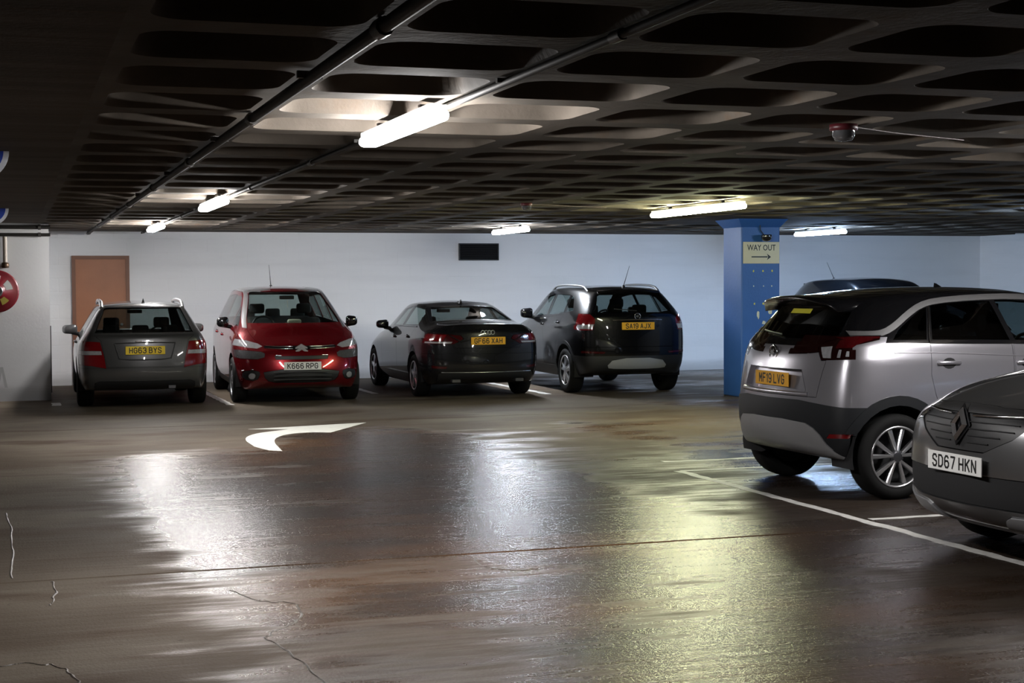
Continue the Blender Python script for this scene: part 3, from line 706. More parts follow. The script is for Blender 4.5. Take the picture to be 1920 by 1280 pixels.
from mathutils.bvhtree import BVHTree
class Car:
    def __init__(s, name, label, sp, loc, heading):
        s.sp = sp; s.root = empty(name, (loc[0], loc[1], 0), 0); tag(s.root, label, 'car')
        a = math.radians(heading); B = Vector((loc[0], loc[1], 0)); s.root.rotation_euler = (0, 0, a)
        s.bm, s.nl, s.il = base_body(sp); s.bvh = BVHTree.FromBMesh(s.bm); s.parts = []; s.pid = 0; s.paint = sp['paint']; s.hw = sp['W']/2; s.L = sp['L']; s.objs = {}
        s.arches()
    def at(s, d, u, v):
        """surface point: d = 'rear','front' (u=y, v=z), 'left','right' (u=x, v=z), 'top' (u=x, v=y)"""
        o, r = {'rear': ((-2, u, v), (1, 0, 0)), 'front': ((s.L+2, u, v), (-1, 0, 0)), 'left': ((u, 3, v), (0, -1, 0)), 'right': ((u, -3, v), (0, 1, 0)), 'top': ((u, v, 4), (0, 0, -1))}[d]
        h = s.bvh.ray_cast(Vector(o), Vector(r))
        return (h[0], h[1]) if h[0] else (Vector(o)+Vector(r)*2, -Vector(r))
    def cut(s, name, proj, poly, material=None, sides='LR', off=0., gap=.0025, depth=.012, parent=None, label=None, xr=None, rnd=0, drop=False, nmin=.15, zr=None):
        if rnd: poly = chaikin(poly, rnd)
        xr_ = xr or (-9, 99); zr_ = zr or (-9, 99); out = []
        for sd in sides:
            sg = {'L': 1, 'R': -1, 'C': 0}[sd]; s.pid += 1
            if proj == 'side': pl = poly; fl = lambda c, n: c.y*sg > .2 and n.y*sg > nmin and xr_[0] < c.x < xr_[1]
            else:
                pl = poly if sg >= 0 or proj in () else [((u, -v) if proj in ('top', 'bottom') else (-u, v)) for u, v in poly]
                if proj == 'rear': fl = lambda c, n: c.x < s.L*.5 and (n.x < -nmin if xr is None else xr_[0] < c.x < xr_[1] and n.x < .25) and zr_[0] < c.z < zr_[1]
                elif proj == 'front': fl = lambda c, n: c.x > s.L*.4 and (n.x > nmin if xr is None else xr_[0] < c.x < xr_[1] and n.x > -.25) and zr_[0] < c.z < zr_[1]
                elif proj == 'top': fl = lambda c, n: n.z > nmin and xr_[0] < c.x < xr_[1] and zr_[0] < c.z < zr_[1]
                else: fl = lambda c, n: n.z < -.1 and c.z < .5
            k = cut_patch(s.bm, s.il, s.pid, proj, pl, fl)
            if k and not drop: s.parts.append((name, s.pid, material or s.paint, off, gap, depth, (parent+sd if parent and (parent+sd) else None), label, sd)); out.append(s.pid)
            elif drop: s.parts.append((None, s.pid))
        return out
    def arches(s):
        sp = s.sp; r = sp['tyre'][0]+sp.get('arch_gap', .045); hw = s.hw
        for ax in sp['axles']:
            circ = [(ax+r*math.cos(2*PI*k/28), sp['tyre'][0]+.01+r*math.sin(2*PI*k/28)) for k in range(28)]
            s.cut(None, 'side', circ, drop=True, nmin=.02)
            s.cut(None, 'bottom', [(ax-r, hw-.30), (ax+r, hw-.30), (ax+r, hw+.1), (ax-r, hw+.1)], drop=True)
    def finish(s):
        sp = s.sp
        # underbody
        s.pid += 1; ub = s.pid; dropped = {p[1] for p in s.parts if p[0] is None}
        for f in s.bm.faces:
            if f[s.il] == 0 and f.normal.z < -.6 and f.calc_center_median().z < .6: f[s.il] = ub
        s.parts.append(('underbody', ub, M_['inner'], 0, 0, 0, None, None, 'C'))
        s.parts.append(('body_shell', 0, s.paint, 0, 0, .010, None, None, 'C'))
        glassy = set(); made = {}
        order = [p for p in s.parts if p[0] and not p[6]] + [p for p in s.parts if p[0] and p[6]]
        for nm, pid, mt, off, gap, depth, par, lb, sd in order:
            if mt.name.endswith('glass'): glassy.add(pid); depth = 0
            me = patch_mesh(nm, s.bm, s.nl, s.il, [pid], off, depth, gap)
            if not me: continue
            o = link(nm, me, mt, made.get(par, s.root) if par else s.root)
            if lb: o['label'] = lb
            made.setdefault(nm+sd, o)
        s.made = made
        inner = [p[1] for p in s.parts if p[0] and p[1] not in glassy and p[0] != 'plate_recess']
        me = patch_mesh('inner_trim', s.bm, s.nl, s.il, inner, -.028, 0, 0, flip=False)
        if me: link('inner_trim', me, M_['inner'], s.root)
        # wheels and wells
        R, wd = sp['tyre']; rimR = sp['rim']; hw = s.hw
        for ax in sp['axles']:
            for sg in (1, -1):
                wheel_parts(s.root, ax, sg*(hw-.012-wd/2), R, wd, rimR, sp['wheel'], s.root.name, sg)
                r = R+.06; m = MB().lathe([(r, hw-.035), (r, hw-.34), (0, hw-.34)], 18, 'y', (0, 0, 0), -.25, PI+.25)
                o = m.build('wheel_well', M_['inner'], s.root, (ax, 0, R+.01))
                if sg < 0: o.rotation_euler = (0, 0, PI)
        s.bm.free()
    def seats(s, xf, xrr, z=.36, top=None, rear=3, wheel=False):
        hb = top or (s.sp['H']-.32)
        for k, (x, y, wd) in enumerate([(xf, .36, .48), (xf, -.36, .48)] + [(xrr, 0, 1.20)]):
            bh = hb-z-.22
            b = rbox((.13, wd, bh), .05, 2); bmesh.ops.rotate(b, verts=b.verts, matrix=Matrix.Rotation(math.radians(-14), 3, 'Y')); bmesh.ops.translate(b, verts=b.verts, vec=(x-.14, y, z+bh/2+.08))
            o = link('seat', bm_mesh('seat', b), M_['seat'], s.root)
            c = rbox((.50, wd, .16), .05, 2); link('cushion', bm_mesh('cushion', c), M_['seat'], o, (x+.10, y, z+.04))
            for yy in ([y] if k < 2 else ([-.40, 0, .40] if rear == 3 else [-.38, .38])):
                h = rbox((.09, .23, .15), .035, 2); link('headrest', bm_mesh('headrest', h), M_['seat'], o, (x-.26, yy, hb+(-.01 if k < 2 else -.10)))
    def dashboard(s, x, z, side=-1):
        b = rbox((.45, 1.30, .26), .08, 3); o = link('dashboard', bm_mesh('dashboard', b), M_['inner'], s.root, (x, 0, z))
        MB().lathe([(.17+.014*math.cos(2*PI*a/8), .014*math.sin(2*PI*a/8)) for a in range(9)], 24, 'x').build('steering_wheel', M_['black'], o, (-.34, side*.36, .06))
        b = rbox((.03, .22, .055), .012, 2); link('rear_view_mirror', bm_mesh('rear_view_mirror', b), M_['black'], s.root, (x-.42, 0, s.sp['H']-.17))
    def plate(s, d, z, txt, material, tilt=0., proud=.012, y=0., rec=0.):
        if not txt.strip(): return
        p, n = s.at(d, y, z); sx = -1 if d == 'rear' else 1; x = p.x+sx*proud
        for dz in (-.05, .05): q, _ = s.at(d, y, z+dz); x = min(x, q.x-.010) if sx < 0 else max(x, q.x+.010)
        x -= sx*rec
        o = link('number_plate', bm_mesh('number_plate', rbox((.008, .52, .111), .003, 1), False), material, s.root, (x, y, z)); o.rotation_euler = (0, tilt, 0)
        for word in txt.split(): link('lettering', place_flat(plate_text(word, txt), (sx*.0046, 0, 0), (0, sx, 0), (0, 0, 1), (sx, 0, 0)), M_['ink'], o)
        return o
    def mirror(s, x, z, material, w=.22, h=.15, out=.14):
        for sg, sd in ((1, 'L'), (-1, 'R')):
            p, n = s.at('left' if sg > 0 else 'right', x-.05, z-.05)
            b = rbox((.13, w, h), .045, 3)
            for v in b.verts: v.co.x += .10*(v.co.y*sg < 0)*abs(v.co.y)*.0 - .12*max(0, v.co.y*sg)*.6; v.co.z *= 1-.25*max(0, v.co.y*sg)/(w/2)
            par = s.made.get('front_door'+sd, s.root)
            o = link('door_mirror', bm_mesh('door_mirror', b), material, par, (x, sg*(abs(p.y)+out*.35+w*.35), z+.02))
            MB().add([(-.072, -w*.40, -h*.38), (-.072, w*.40, -h*.38), (-.072, w*.40, h*.38), (-.072, -w*.40, h*.38)], [(0, 1, 2, 3)]).build('mirror_glass', M_['chrome'], o) if par == s.root else None
            MB().tube([(0, sg*(abs(p.y)-.05), z-.06), (0, sg*(abs(p.y)+out*.4+.03), z-.03)], .03, 8).build('mirror_arm', M_['black'], par, (x, 0, 0))
    def handle(s, x, z, material, door, wd=.20):
        for sg, sd in ((1, 'L'), (-1, 'R')):
            p, n = s.at('left' if sg > 0 else 'right', x, z); par = s.made.get(door+sd, s.root)
            b = rbox((wd, .030, .044), .014, 2)
            for v in b.verts: v.co.y -= sg*.02*(abs(v.co.x)/(wd/2))**2; v.co.z *= 1-.35*(abs(v.co.x)/(wd/2))**2
            link('door_handle', bm_mesh('door_handle', b), material, par, (x, p.y+sg*.022, z))
            q = [(x+.062*math.cos(2*PI*k/14), z-.004+.043*math.sin(2*PI*k/14)) for k in range(14)]
            MB().prism(q, 0, .002, lambda a, c, h: (a, p.y+sg*(.0012+h), c)).build('handle_recess', M_['inner'], par)
    def rails(s, xa, xb, y, material, h=.045, r=.014, zoff=0, full=False):
        for sg in (1, -1):
            pts = []; n = 12
            for k in range(n+1):
                x = xa+(xb-xa)*k/n; p, _ = s.at('top', x, sg*y); e = min(1, min(k, n-k)/1.6); pts.append((x, p.y, p.z+h*math.sin(e*PI/2)+zoff-.004))
            MB().tube(pts, r, 10).build('roof_rail', material, s.root)
    def aerial(s, x, y, L=.42, rake=40, fin=False):
        if fin and L == .42: L = 1.0
        p, _ = s.at('top', x, y)
        if fin:
            k = min(1, L); F_ = lambda dx, dy, dz: (p.x+dx*k, p.y+dy*k, p.z+dz*k-.004*(dz < .001))
            MB().add([F_(-.07, -.022, 0), F_(-.07, .022, 0), F_(.09, 0, -.001), F_(-.075, 0, .065), F_(-.03, 0, .055), F_(.03, .018, 0), F_(.03, -.018, 0)], [(0, 6, 4, 3), (6, 2, 4), (1, 3, 4, 5), (5, 4, 2), (0, 3, 1)]).build('shark_fin_aerial', M_['gloss'], s.root); return
        a = math.radians(rake); o = MB().lathe([(.03, -.004), (.026, .02), (.012, .035), (0, .04)], 12, 'z').build('aerial_base', M_['black'], s.root, p)
        MB().tube([(0, 0, .02), (-L*.35*math.sin(a), 0, .02+L*.35*math.cos(a)), (-L*math.sin(a), 0, .02+L*math.cos(a))], [.007, .005, .0025], 8).build('aerial', M_['black'], o)
    def strip(s, d, pts, r, material, name, lift=.004, closed=False, parent=None):
        """small rounded bar following the surface"""
        P = []
        for u, v in pts: p, n = s.at(d, u, v); P.append(p+n*lift)
        return MB().tube(P, r, 8).build(name, material, s.made.get(parent, s.root) if parent else s.root)
    def wiper(s, y0, z0, y1, z1):
        P = []
        for k in range(5): t = k/4; p, n = s.at('rear', y0+(y1-y0)*t, z0+(z1-z0)*t); P.append(p+n*.022)
        MB().tube(P, .007, 6).build('rear_wiper', M_['black'], s.root)
    def badge_disc(s, d, z, r, sx, material=None, y=0, proud=.01):
        p, n = s.at(d, y, z)
        return p, n
def ringmesh(R, r, n=28, axis='x', c=(0, 0, 0)): return MB().lathe([(R+r*math.cos(2*PI*a/8), r*math.sin(2*PI*a/8)) for a in range(9)], n, axis, c)

# ================================================================== the cars
def ribbon(pts, wd):
    a = []; b = []; n = len(pts)
    for i, (x, z) in enumerate(pts):
        p, q = pts[max(0, i-1)], pts[min(n-1, i+1)]; d = Vector((q[0]-p[0], q[1]-p[1])).normalized()
        w_ = wd[i] if isinstance(wd, (list, tuple)) else wd
        a.append((x-d.y*w_/2, z+d.x*w_/2)); b.append((x+d.y*w_/2, z-d.x*w_/2))
    return a + b[::-1]
def mir(pts): return pts + [(-u, v) for u, v in reversed(pts)]
def assign(car, name, material, fn, zcut=None):
    if zcut is not None:
        fs = [f for f in car.bm.faces if f[car.il] == 0 and min(v.co.z for v in f.verts) < zcut < max(v.co.z for v in f.verts)]
        g = set(fs)
        for f in fs: g.update(f.edges); g.update(f.verts)
        if g: bmesh.ops.bisect_plane(car.bm, geom=list(g), plane_co=(0, 0, zcut), plane_no=(0, 0, 1), dist=1e-4)
    car.pid += 1; k = 0
    for f in car.bm.faces:
        if f[car.il] == 0 and fn(f.calc_center_median(), f.normal): f[car.il] = car.pid; k += 1
    if k: car.parts.append((name, car.pid, material, 0., .002, .010, None, None, 'C'))
def round_badge(car, d, z, r, material, name='badge', y=0, fill=True, proud=.006):
    p, n = car.at(d, y, z); sx = -1 if d == 'rear' else 1
    o = ringmesh(r, r*.14).build(name, material, car.root, (p.x+sx*proud, y, z))
    if fill: MB().lathe([(r, -.004), (r, .004), (0, .006*1)], 24, 'x').build('badge_plate', M_['gloss'], o)
    return o, sx
def griffin_badge(car, d, z, r):
    o, sx = round_badge(car, d, z, r, M_['chrome'])
    q = [(-.75, .1), (-.35, .55), (0, .35), (.15, .75), (.45, .45), (.25, .2), (.7, -.05), (.3, -.15), (.1, -.7), (-.15, -.25), (-.5, -.35)]
    MB().prism([(u*r*.8*sx, v*r*.8) for u, v in q], sx*.005, sx*.010, lambda a, b, h: (h, a, b)).build('emblem', M_['chrome'], o)

# ---- grey estate car, nose to the back wall
def estate():
    sp = dict(L=4.60, W=1.77, H=1.455, z0=.20, paint=paint('paint_grey_metallic', (.085, .085, .086), .6, .3), axles=(1.02, 3.78), tyre=(.318, .215), rim=.218, arch_gap=.05,
        wheel=dict(spokes=star(5, .03, .04), mat=M_['alloy']),
        cols=[(.07, .09, .52, 1.01, 1.385, .78, .72, .55), (.24, .28, .70, 1.01, 1.41, .865, .79, .57), (1.0, 1.05, 1.2, .99, 1.42, .885, .82, .585), (1.7, 1.7, 1.75, .975, 1.425, .885, .825, .59), (2.3, 2.3, 2.25, .96, 1.41, .885, .825, .59),
              (2.75, 2.75, 2.55, .945, 1.375, .885, .82, .575), (3.25, 3.3, 3.3, .905, .97, .88, .80, .66), (3.75, 3.75, 3.75, .84, .91, .88, .78, .6), (4.2, 4.2, 4.18, .76, .82, .83, .72, .52), (4.42, 4.4, 4.36, .69, .74, .70, .62, .45)],
        rbow=[.10, .13, .13, .11, .09, .07, .06], fbow=[.14, .17, .17, .16, .14, .12, .10], crown=[.035, .04, .045, .045, .045, .05, .05, .045, .04, .03], xbow={5: .10, 6: .16, 7: .05}, low={0: .10, 1: .05})
    c = Car('estate_car', 'grey metallic estate car with yellow rear plate, parked by the brown door', sp, (1.70, 21.05), 88.8)
    c.cut('lamp_strip', 'rear', [(.575, .795), (.95, .80), (.95, .745), (.565, .745)], M_['clear'], xr=(-1, .40), gap=0, off=.001, parent='tail_lamp')
    c.cut('tail_lamp', 'rear', [(.585, .915), (.70, .925), (1.0, .93), (1.0, .62), (.70, .595), (.51, .56), (.535, .72)], M_['red'], xr=(-1, .42))
    c.cut('rear_window', 'rear', mir([(.655, 1.035), (.64, 1.06), (.515, 1.36), (.48, 1.372)]), M_['midtint'], 'C', zr=(.95, 1.43), nmin=.06)
    c.cut('windscreen', 'front', mir([(.62, 1.0), (.50, 1.35)]), M_['glass'], 'C', zr=(.95, 1.40), xr=(2.3, 3.7))
    c.cut('quarter_window', 'side', [(.50, 1.06), (.60, 1.045), (1.22, 1.03), (1.28, 1.325), (.85, 1.335), (.70, 1.27)], M_['midtint'])
    c.cut('rear_side_window', 'side', [(1.31, 1.03), (2.02, 1.01), (2.02, 1.345), (1.37, 1.33)], M_['glass'])
    c.cut('front_side_window', 'side', [(2.07, 1.01), (2.93, .985), (2.47, 1.32), (2.07, 1.345)], M_['glass'])
    c.cut('head_lamp', 'front', [(.42, .73), (.50, .60), (.80, .62), (1.0, .72), (1.0, .82), (.60, .80)], M_['lens'], xr=(3.95, 5))
    c.cut('grille', 'front', mir([(.36, .73), (.30, .50)]), M_['black'], 'C')
    c.cut('rear_valance', 'rear', mir([(.66, .36), (.60, .385), (.30, .385), (.66, .05)][:3]) + [(-.66, .05), (.66, .05)], M_['black'], 'C', xr=(-1, .5))
    c.cut('tailgate', 'rear', mir([(.66, 1.0), (.575, .93), (.50, .575)]), None, 'C', gap=.004)
    c.cut('rear_bumper', 'rear', [(-1.2, .565), (1.2, .565), (1.2, .05), (-1.2, .05)], None, 'C', xr=(-1, .62), gap=.003)
    c.cut('front_bumper', 'front', [(-1.2, .56), (1.2, .56), (1.2, .05), (-1.2, .05)], None, 'C', xr=(3.95, 6), gap=.003)
    c.cut('front_door', 'side', [(2.05, .34), (3.02, .34), (3.06, .80), (2.98, .965), (2.05, .99)], None, gap=.003)
    c.cut('rear_door', 'side', [(1.42, .34), (2.04, .34), (2.04, .99), (1.30, 1.01), (1.26, .80)], None, gap=.003)
    c.cut('bonnet', 'top', mir([(3.42, .62), (4.30, .48)])[:2] + [(4.30, -.48), (3.42, -.62)], None, 'C', gap=.003, zr=(.6, 1.1))
    c.finish(); c.seats(2.35, 1.35, .30, 1.14); c.dashboard(2.95, .82)
    c.plate('rear', .80, 'HG63 BYS', M_['py'])
    c.strip('rear', [(.40, .895), (.34, .69), (.20, .675), (0, .672), (-.20, .675), (-.34, .69), (-.40, .895)], .008, M_['black'], 'plate_recess_edge', parent='tailgateC')
    c.strip('rear', [(.40, .895), (.2, .90), (0, .902), (-.2, .90), (-.40, .895)], .007, M_['black'], 'plate_recess_edge', parent='tailgateC')
    c.strip('rear', [(.13, .918), (0, .920), (-.13, .918)], .008, M_['chrome'], 'tailgate_handle', lift=.007, parent='tailgateC')
    c.mirror(2.86, 1.0, sp['paint']); c.handle(2.25, .86, sp['paint'], 'front_door'); c.handle(1.45, .88, sp['paint'], 'rear_door')
    c.rails(.60, 2.35, .545, M_['bright'], .050, .026); c.aerial(.78, -.02, fin=True)
    MB().box((.12, -.35, .30), (.16, .09, .04)).build('exhaust_tip', M_['darkalloy'], c.root)
    return c
estate()

# ---- red people carrier, nose out
def carrier():
    red = paint('paint_deep_red', (.15, .004, .008), .5, .26)
    sp = dict(L=4.60, W=1.826, H=1.655, z0=.20, paint=red, axles=(.86, 3.70), tyre=(.325, .21), rim=.225, arch_gap=.05, wheel=dict(spokes=star(5, .02, .026, 4, 13), mat=M_['alloy']),
        cols=[(.08, .14, .48, 1.12, 1.55, .79, .73, .55), (.28, .36, .76, 1.11, 1.60, .89, .82, .60), (.9, .95, 1.15, 1.09, 1.62, .912, .85, .625), (1.6, 1.6, 1.65, 1.07, 1.63, .913, .855, .63), (2.2, 2.2, 2.2, 1.06, 1.62, .913, .855, .63),
              (2.85, 2.85, 2.72, 1.05, 1.565, .913, .85, .61), (3.58, 3.68, 3.72, 1.03, 1.10, .905, .84, .72), (3.90, 3.95, 3.95, .96, 1.04, .895, .81, .69), (4.2, 4.2, 4.18, .85, .92, .84, .75, .60), (4.40, 4.36, 4.32, .75, .81, .72, .66, .52)],
        rbow=[.10, .13, .13, .12, .10, .08, .07], fbow=[.16, .20, .20, .19, .17, .15, .13], crown=[.04, .04, .045, .045, .045, .06, .06, .055, .05, .035], xbow={5: .16, 6: .26, 7: .16}, low={9: .05})
    c = Car('people_carrier', 'deep red people carrier parked nose out with white front plate', sp, (4.02, 25.63), -92.4)
    c.cut('upper_head_lamp', 'front', [(.52, .815), (.58, .855), (.74, .90), (1.0, .93), (1.0, .84), (.74, .80), (.60, .785)], M_['clear'], xr=(3.85, 6))
    c.cut('lower_head_lamp', 'front', [(.50, .72), (.55, .745), (.82, .765), (1.0, .77), (1.0, .68), (.82, .645), (.60, .64), (.51, .665)], M_['lens'], xr=(3.95, 6))
    c.cut('grille_slot', 'front', mir([(.51, .825), (.50, .79), (.10, .765)]), M_['gloss'], 'C', off=-.004)
    c.cut('upper_intake', 'front', mir([(.38, .685), (.36, .635)]), M_['black'], 'C', off=-.006)
    c.cut('lower_intake', 'front', chaikin(mir([(.54, .50), (.50, .34), (.35, .30)]), 1), M_['black'], 'C', off=-.006)
    c.cut('fog_lamp', 'front', [(.68+.045*math.cos(k*PI/6), .405+.045*math.sin(k*PI/6)) for k in range(12)], M_['clear'], off=.003)
    c.cut('fog_surround', 'front', [(.56, .46), (.66, .49), (.80, .47), (.80, .36), (.62, .33)], M_['black'], rnd=1)
    c.cut('windscreen', 'front', mir([(.665, 1.13), (.655, 1.20), (.535, 1.55), (.49, 1.575)]), M_['glass'], 'C', zr=(1.05, 1.62), xr=(2.4, 4.1))
    c.cut('silver_pillar', 'front', ribbon([(.715, 1.06), (.705, 1.13), (.69, 1.20), (.58, 1.52), (.575, 1.57), (.545, 1.60)], .06), M_['bright'], xr=(2.3, 4.1), zr=(1.03, 1.64), off=.003)
    c.cut('silver_arch', 'side', ribbon([(2.70, 1.575), (2.3, 1.60), (1.7, 1.615), (1.1, 1.595), (.72, 1.55), (.52, 1.44), (.42, 1.25)], [.05, .05, .045, .045, .05, .05, .045]), M_['bright'], nmin=.02, off=.004)
    c.cut('quarter_window', 'side', [(.55, 1.17), (1.12, 1.15), (1.16, 1.50), (.80, 1.49), (.62, 1.40)], M_['midtint'])
    c.cut('rear_side_window', 'side', [(1.17, 1.15), (2.02, 1.12), (2.02, 1.535), (1.21, 1.51)], M_['glass'])
    c.cut('front_side_window', 'side', [(2.07, 1.12), (2.98, 1.10), (2.98, 1.35), (2.70, 1.50), (2.07, 1.535)], M_['glass'])
    c.cut('front_quarter_window', 'side', [(3.02, 1.10), (3.58, 1.085), (3.40, 1.19), (3.02, 1.36)], M_['glass'])
    c.cut('rear_window', 'rear', mir([(.63, 1.16), (.50, 1.53)]), M_['glass'], 'C', zr=(1.05, 1.60), nmin=.06)
    c.cut('tail_lamp', 'rear', [(.58, 1.12), (1.0, 1.14), (1.0, .92), (.62, .94)], M_['red'], xr=(-1, .45))
    c.cut('bonnet', 'top', chaikin([(3.70, .66), (3.98, .70), (4.28, .58), (4.40, .30), (4.40, -.30), (4.28, -.58), (3.98, -.70), (3.70, -.66)], 1), None, 'C', gap=.003, zr=(.83, 1.25))
    c.cut('front_bumper', 'front', [(-1.2, .64), (1.2, .64), (1.2, .05), (-1.2, .05)], None, 'C', xr=(4.0, 6), gap=.003)
    c.cut('sill', 'side', [(1.2, .1), (3.34, .1), (3.34, .32), (1.2, .32)], M_['black'])
    c.cut('front_door', 'side', [(2.05, .34), (3.22, .34), (3.24, .80), (3.14, 1.06), (2.05, 1.08)], None, gap=.003)
    c.cut('rear_door', 'side', [(1.28, .34), (2.04, .34), (2.04, 1.08), (1.15, 1.11), (1.12, .80)], None, gap=.003)
    c.cut('rear_bumper', 'rear', [(-1.2, .62), (1.2, .62), (1.2, .05), (-1.2, .05)], None, 'C', xr=(-1, .6), gap=.003)
    c.cut('tailgate', 'rear', mir([(.62, 1.13), (.58, .63)]), None, 'C', gap=.003)
    c.finish(); c.seats(2.45, 1.45, .42, 1.32); c.dashboard(3.38, .98)
    c.plate('front', .545, 'K666 RPG', M_['pw'])
    for s in (1, -1):
        for z in (.812, .782): c.strip('front', [(s*.48, z+.008), (s*.30, z-.002), (s*.12, z-.002)], .006, M_['chrome'], 'grille_bar')
        c.strip('front', [(s*.36, .690), (s*.28, .690)], .009, M_['chrome'], 'intake_trim'); c.strip('front', [(s*.80, .475), (s*.66, .495)], .008, M_['chrome'], 'fog_trim')
    for z in (.775, .815):                                   # double chevron
        p, _ = c.at('front', 0, z); q = [(0, z+.033), (.085, z-.018), (.085, z-.045), (.055, z-.045), (0, z-.006), (-.055, z-.045), (-.085, z-.045), (-.085, z-.018)]
        MB().prism(q, .012, .024, lambda a, b, h: (p.x+h, a, b)).build('chevron_badge', M_['bright'], c.root)
    for k in range(3):
        p, _ = c.at('front', 0, .36+k*.05); MB().box((p.x+.012, 0, .36+k*.05), (.02, .8, .012)).build('intake_bar', M_['black'], c.root)
    c.mirror(3.05, 1.11, M_['gloss'], .17, .16, .16); c.handle(2.30, .93, sp['paint'], 'front_door'); c.handle(1.38, .95, sp['paint'], 'rear_door')
    c.aerial(1.0, 0, .42, 35)
    # trinkets on the dashboard and the mirror
    o = rbox((.12, .20, .07), .03, 2); link('dashboard_cloth', bm_mesh('dashboard_cloth', o), mat('pale_cloth', (.5, .46, .36), .8), c.root, (3.40, .05, 1.135))
    MB().tube([(3.05, 0, 1.44), (3.05, 0, 1.33)], .006, 6).build('mirror_charm', mat('charm', (.5, .45, .4), .6), c.root)
    return c
carrier()

# ---- dark saloon
def saloon():
    sp = dict(L=4.458, W=1.796, H=1.416, z0=.18, paint=paint('paint_dark_grey', (.013, .013, .015), .5, .26), axles=(.95, 3.587), tyre=(.315, .215), rim=.215, arch_gap=.04, wheel=dict(spokes=star(5, .026, .034), mat=M_['alloy']),
        cols=[(.07, .09, .14, .97, 1.075, .76, .71, .60), (.26, .28, .34, .985, 1.085, .865, .79, .645), (.62, .66, .74, .995, 1.10, .89, .82, .65), (1.12, 1.16, 1.42, .995, 1.345, .897, .828, .56), (1.65, 1.68, 1.86, .985, 1.39, .897, .832, .575),
              (2.15, 2.18, 2.28, .975, 1.38, .897, .832, .575), (2.6, 2.62, 2.60, .965, 1.345, .897, .828, .565), (3.1, 3.15, 3.20, .93, .985, .893, .805, .68), (3.65, 3.65, 3.65, .865, .925, .885, .775, .62), (4.08, 4.08, 4.05, .775, .83, .83, .70, .52), (4.30, 4.27, 4.23, .69, .73, .69, .62, .45)],
        rbow=[.10, .14, .14, .13, .12, .12, .12], fbow=[.14, .17, .17, .16, .14, .12, .10], crown=[.025, .03, .035, .04, .045, .045, .05, .05, .045, .04, .03], xbow={2: -.10, 3: -.10, 6: .10, 7: .16, 8: .05}, cr_roofend=.75, low={0: .09, 1: .05})
    c = Car('saloon_car', 'dark grey saloon car with amber rear plate between red carrier and black SUV', sp, (6.56, 21.12), 90)
    c.cut('lamp_strip', 'rear', [(.52, .835), (.95, .838), (.95, .815), (.54, .812)], M_['clear'], xr=(-1, .40), gap=0, parent='tail_lamp')
    c.cut('red_lens', 'rear', [(.60, .935), (.97, .95), (.97, .85), (.66, .845)], M_['red'], xr=(-1, .42), gap=0, off=.001, parent='tail_lamp')
    c.cut('tail_lamp', 'rear', [(.36, .875), (.40, .925), (.68, .955), (1.0, .965), (1.0, .83), (.80, .80), (.50, .80)], M_['dimred'], xr=(-1, .46))
    c.cut('rear_window', 'top', [(.80, .62), (1.12, .55), (1.40, .485), (1.36, .40), (1.33, .20), (1.325, 0), (1.33, -.20), (1.36, -.40), (1.40, -.485), (1.12, -.55), (.80, -.62), (.75, -.55), (.70, -.3), (.685, 0), (.70, .3), (.75, .55)], M_['midtint'], 'C', zr=(1.04, 1.42), xr=(.55, 1.6))
    c.cut('windscreen', 'front', mir([(.62, 1.01), (.50, 1.335)]), M_['glass'], 'C', zr=(.95, 1.38), xr=(2.3, 3.6))
    c.cut('front_side_window', 'side', [(1.98, 1.045), (2.86, 1.01), (2.45, 1.275), (1.98, 1.335)], M_['glass'])
    c.cut('rear_side_window', 'side', [(1.10, 1.05), (1.92, 1.045), (1.92, 1.335), (1.42, 1.30), (1.22, 1.22)], M_['glass'])
    c.cut('bumper_reflector', 'rear', [(.60, .475), (.80, .49), (.80, .455), (.62, .445)], M_['dimred'], gap=0, off=.002)
    c.cut('head_lamp', 'front', [(.42, .70), (.50, .60), (.80, .62), (1.0, .70), (1.0, .79), (.60, .76)], M_['lens'], xr=(3.85, 5))
    c.cut('grille', 'front', mir([(.40, .70), (.34, .32)]), M_['black'], 'C')
    c.cut('diffuser', 'rear', mir([(.72, .37), (.66, .39)]) + [(-.72, .05), (.72, .05)], M_['black'], 'C', xr=(-1, .55))
    c.cut('boot_lid', 'rear', mir([(.62, 1.15), (.60, .97), (.50, .74)]), None, 'C', gap=.004, nmin=.02, xr=(-1, .30))
    c.cut('rear_bumper', 'rear', [(-1.2, .66), (1.2, .66), (1.2, .05), (-1.2, .05)], None, 'C', xr=(-1, .56), gap=.003)
    c.cut('front_bumper', 'front', [(-1.2, .58), (1.2, .58), (1.2, .05), (-1.2, .05)], None, 'C', xr=(3.8, 6), gap=.003)
    c.cut('front_door', 'side', [(1.96, .32), (2.92, .32), (2.96, .80), (2.90, .985), (1.96, 1.025)], None, gap=.003)
    c.cut('rear_door', 'side', [(1.35, .32), (1.95, .32), (1.95, 1.025), (1.10, 1.03), (1.18, .70)], None, gap=.003)
    c.cut('bonnet', 'top', [(3.30, .63), (4.15, .50), (4.15, -.50), (3.30, -.63)], None, 'C', gap=.003, zr=(.6, 1.1))
    c.finish(); c.seats(2.25, 1.25, .27, 1.10); c.dashboard(2.85, .80)
    c.plate('rear', .845, 'GF66 XAH', M_['po'])
    for k in range(4):
        p, n = c.at('rear', .075-.05*k, .965); ringmesh(.029, .0045, 20).build('ring_badge', M_['satin'], c.root, (p.x-.006, .075-.05*k, .965))
    c.strip('rear', [(.68, .395), (.4, .392), (0, .39), (-.4, .392), (-.68, .395)], .006, M_['satin'], 'bumper_trim')
    c.strip('top', [(.10, .56), (.055, .4), (.03, 0), (.055, -.4), (.10, -.56)], .010, sp['paint'], 'boot_spoiler', lift=.004)
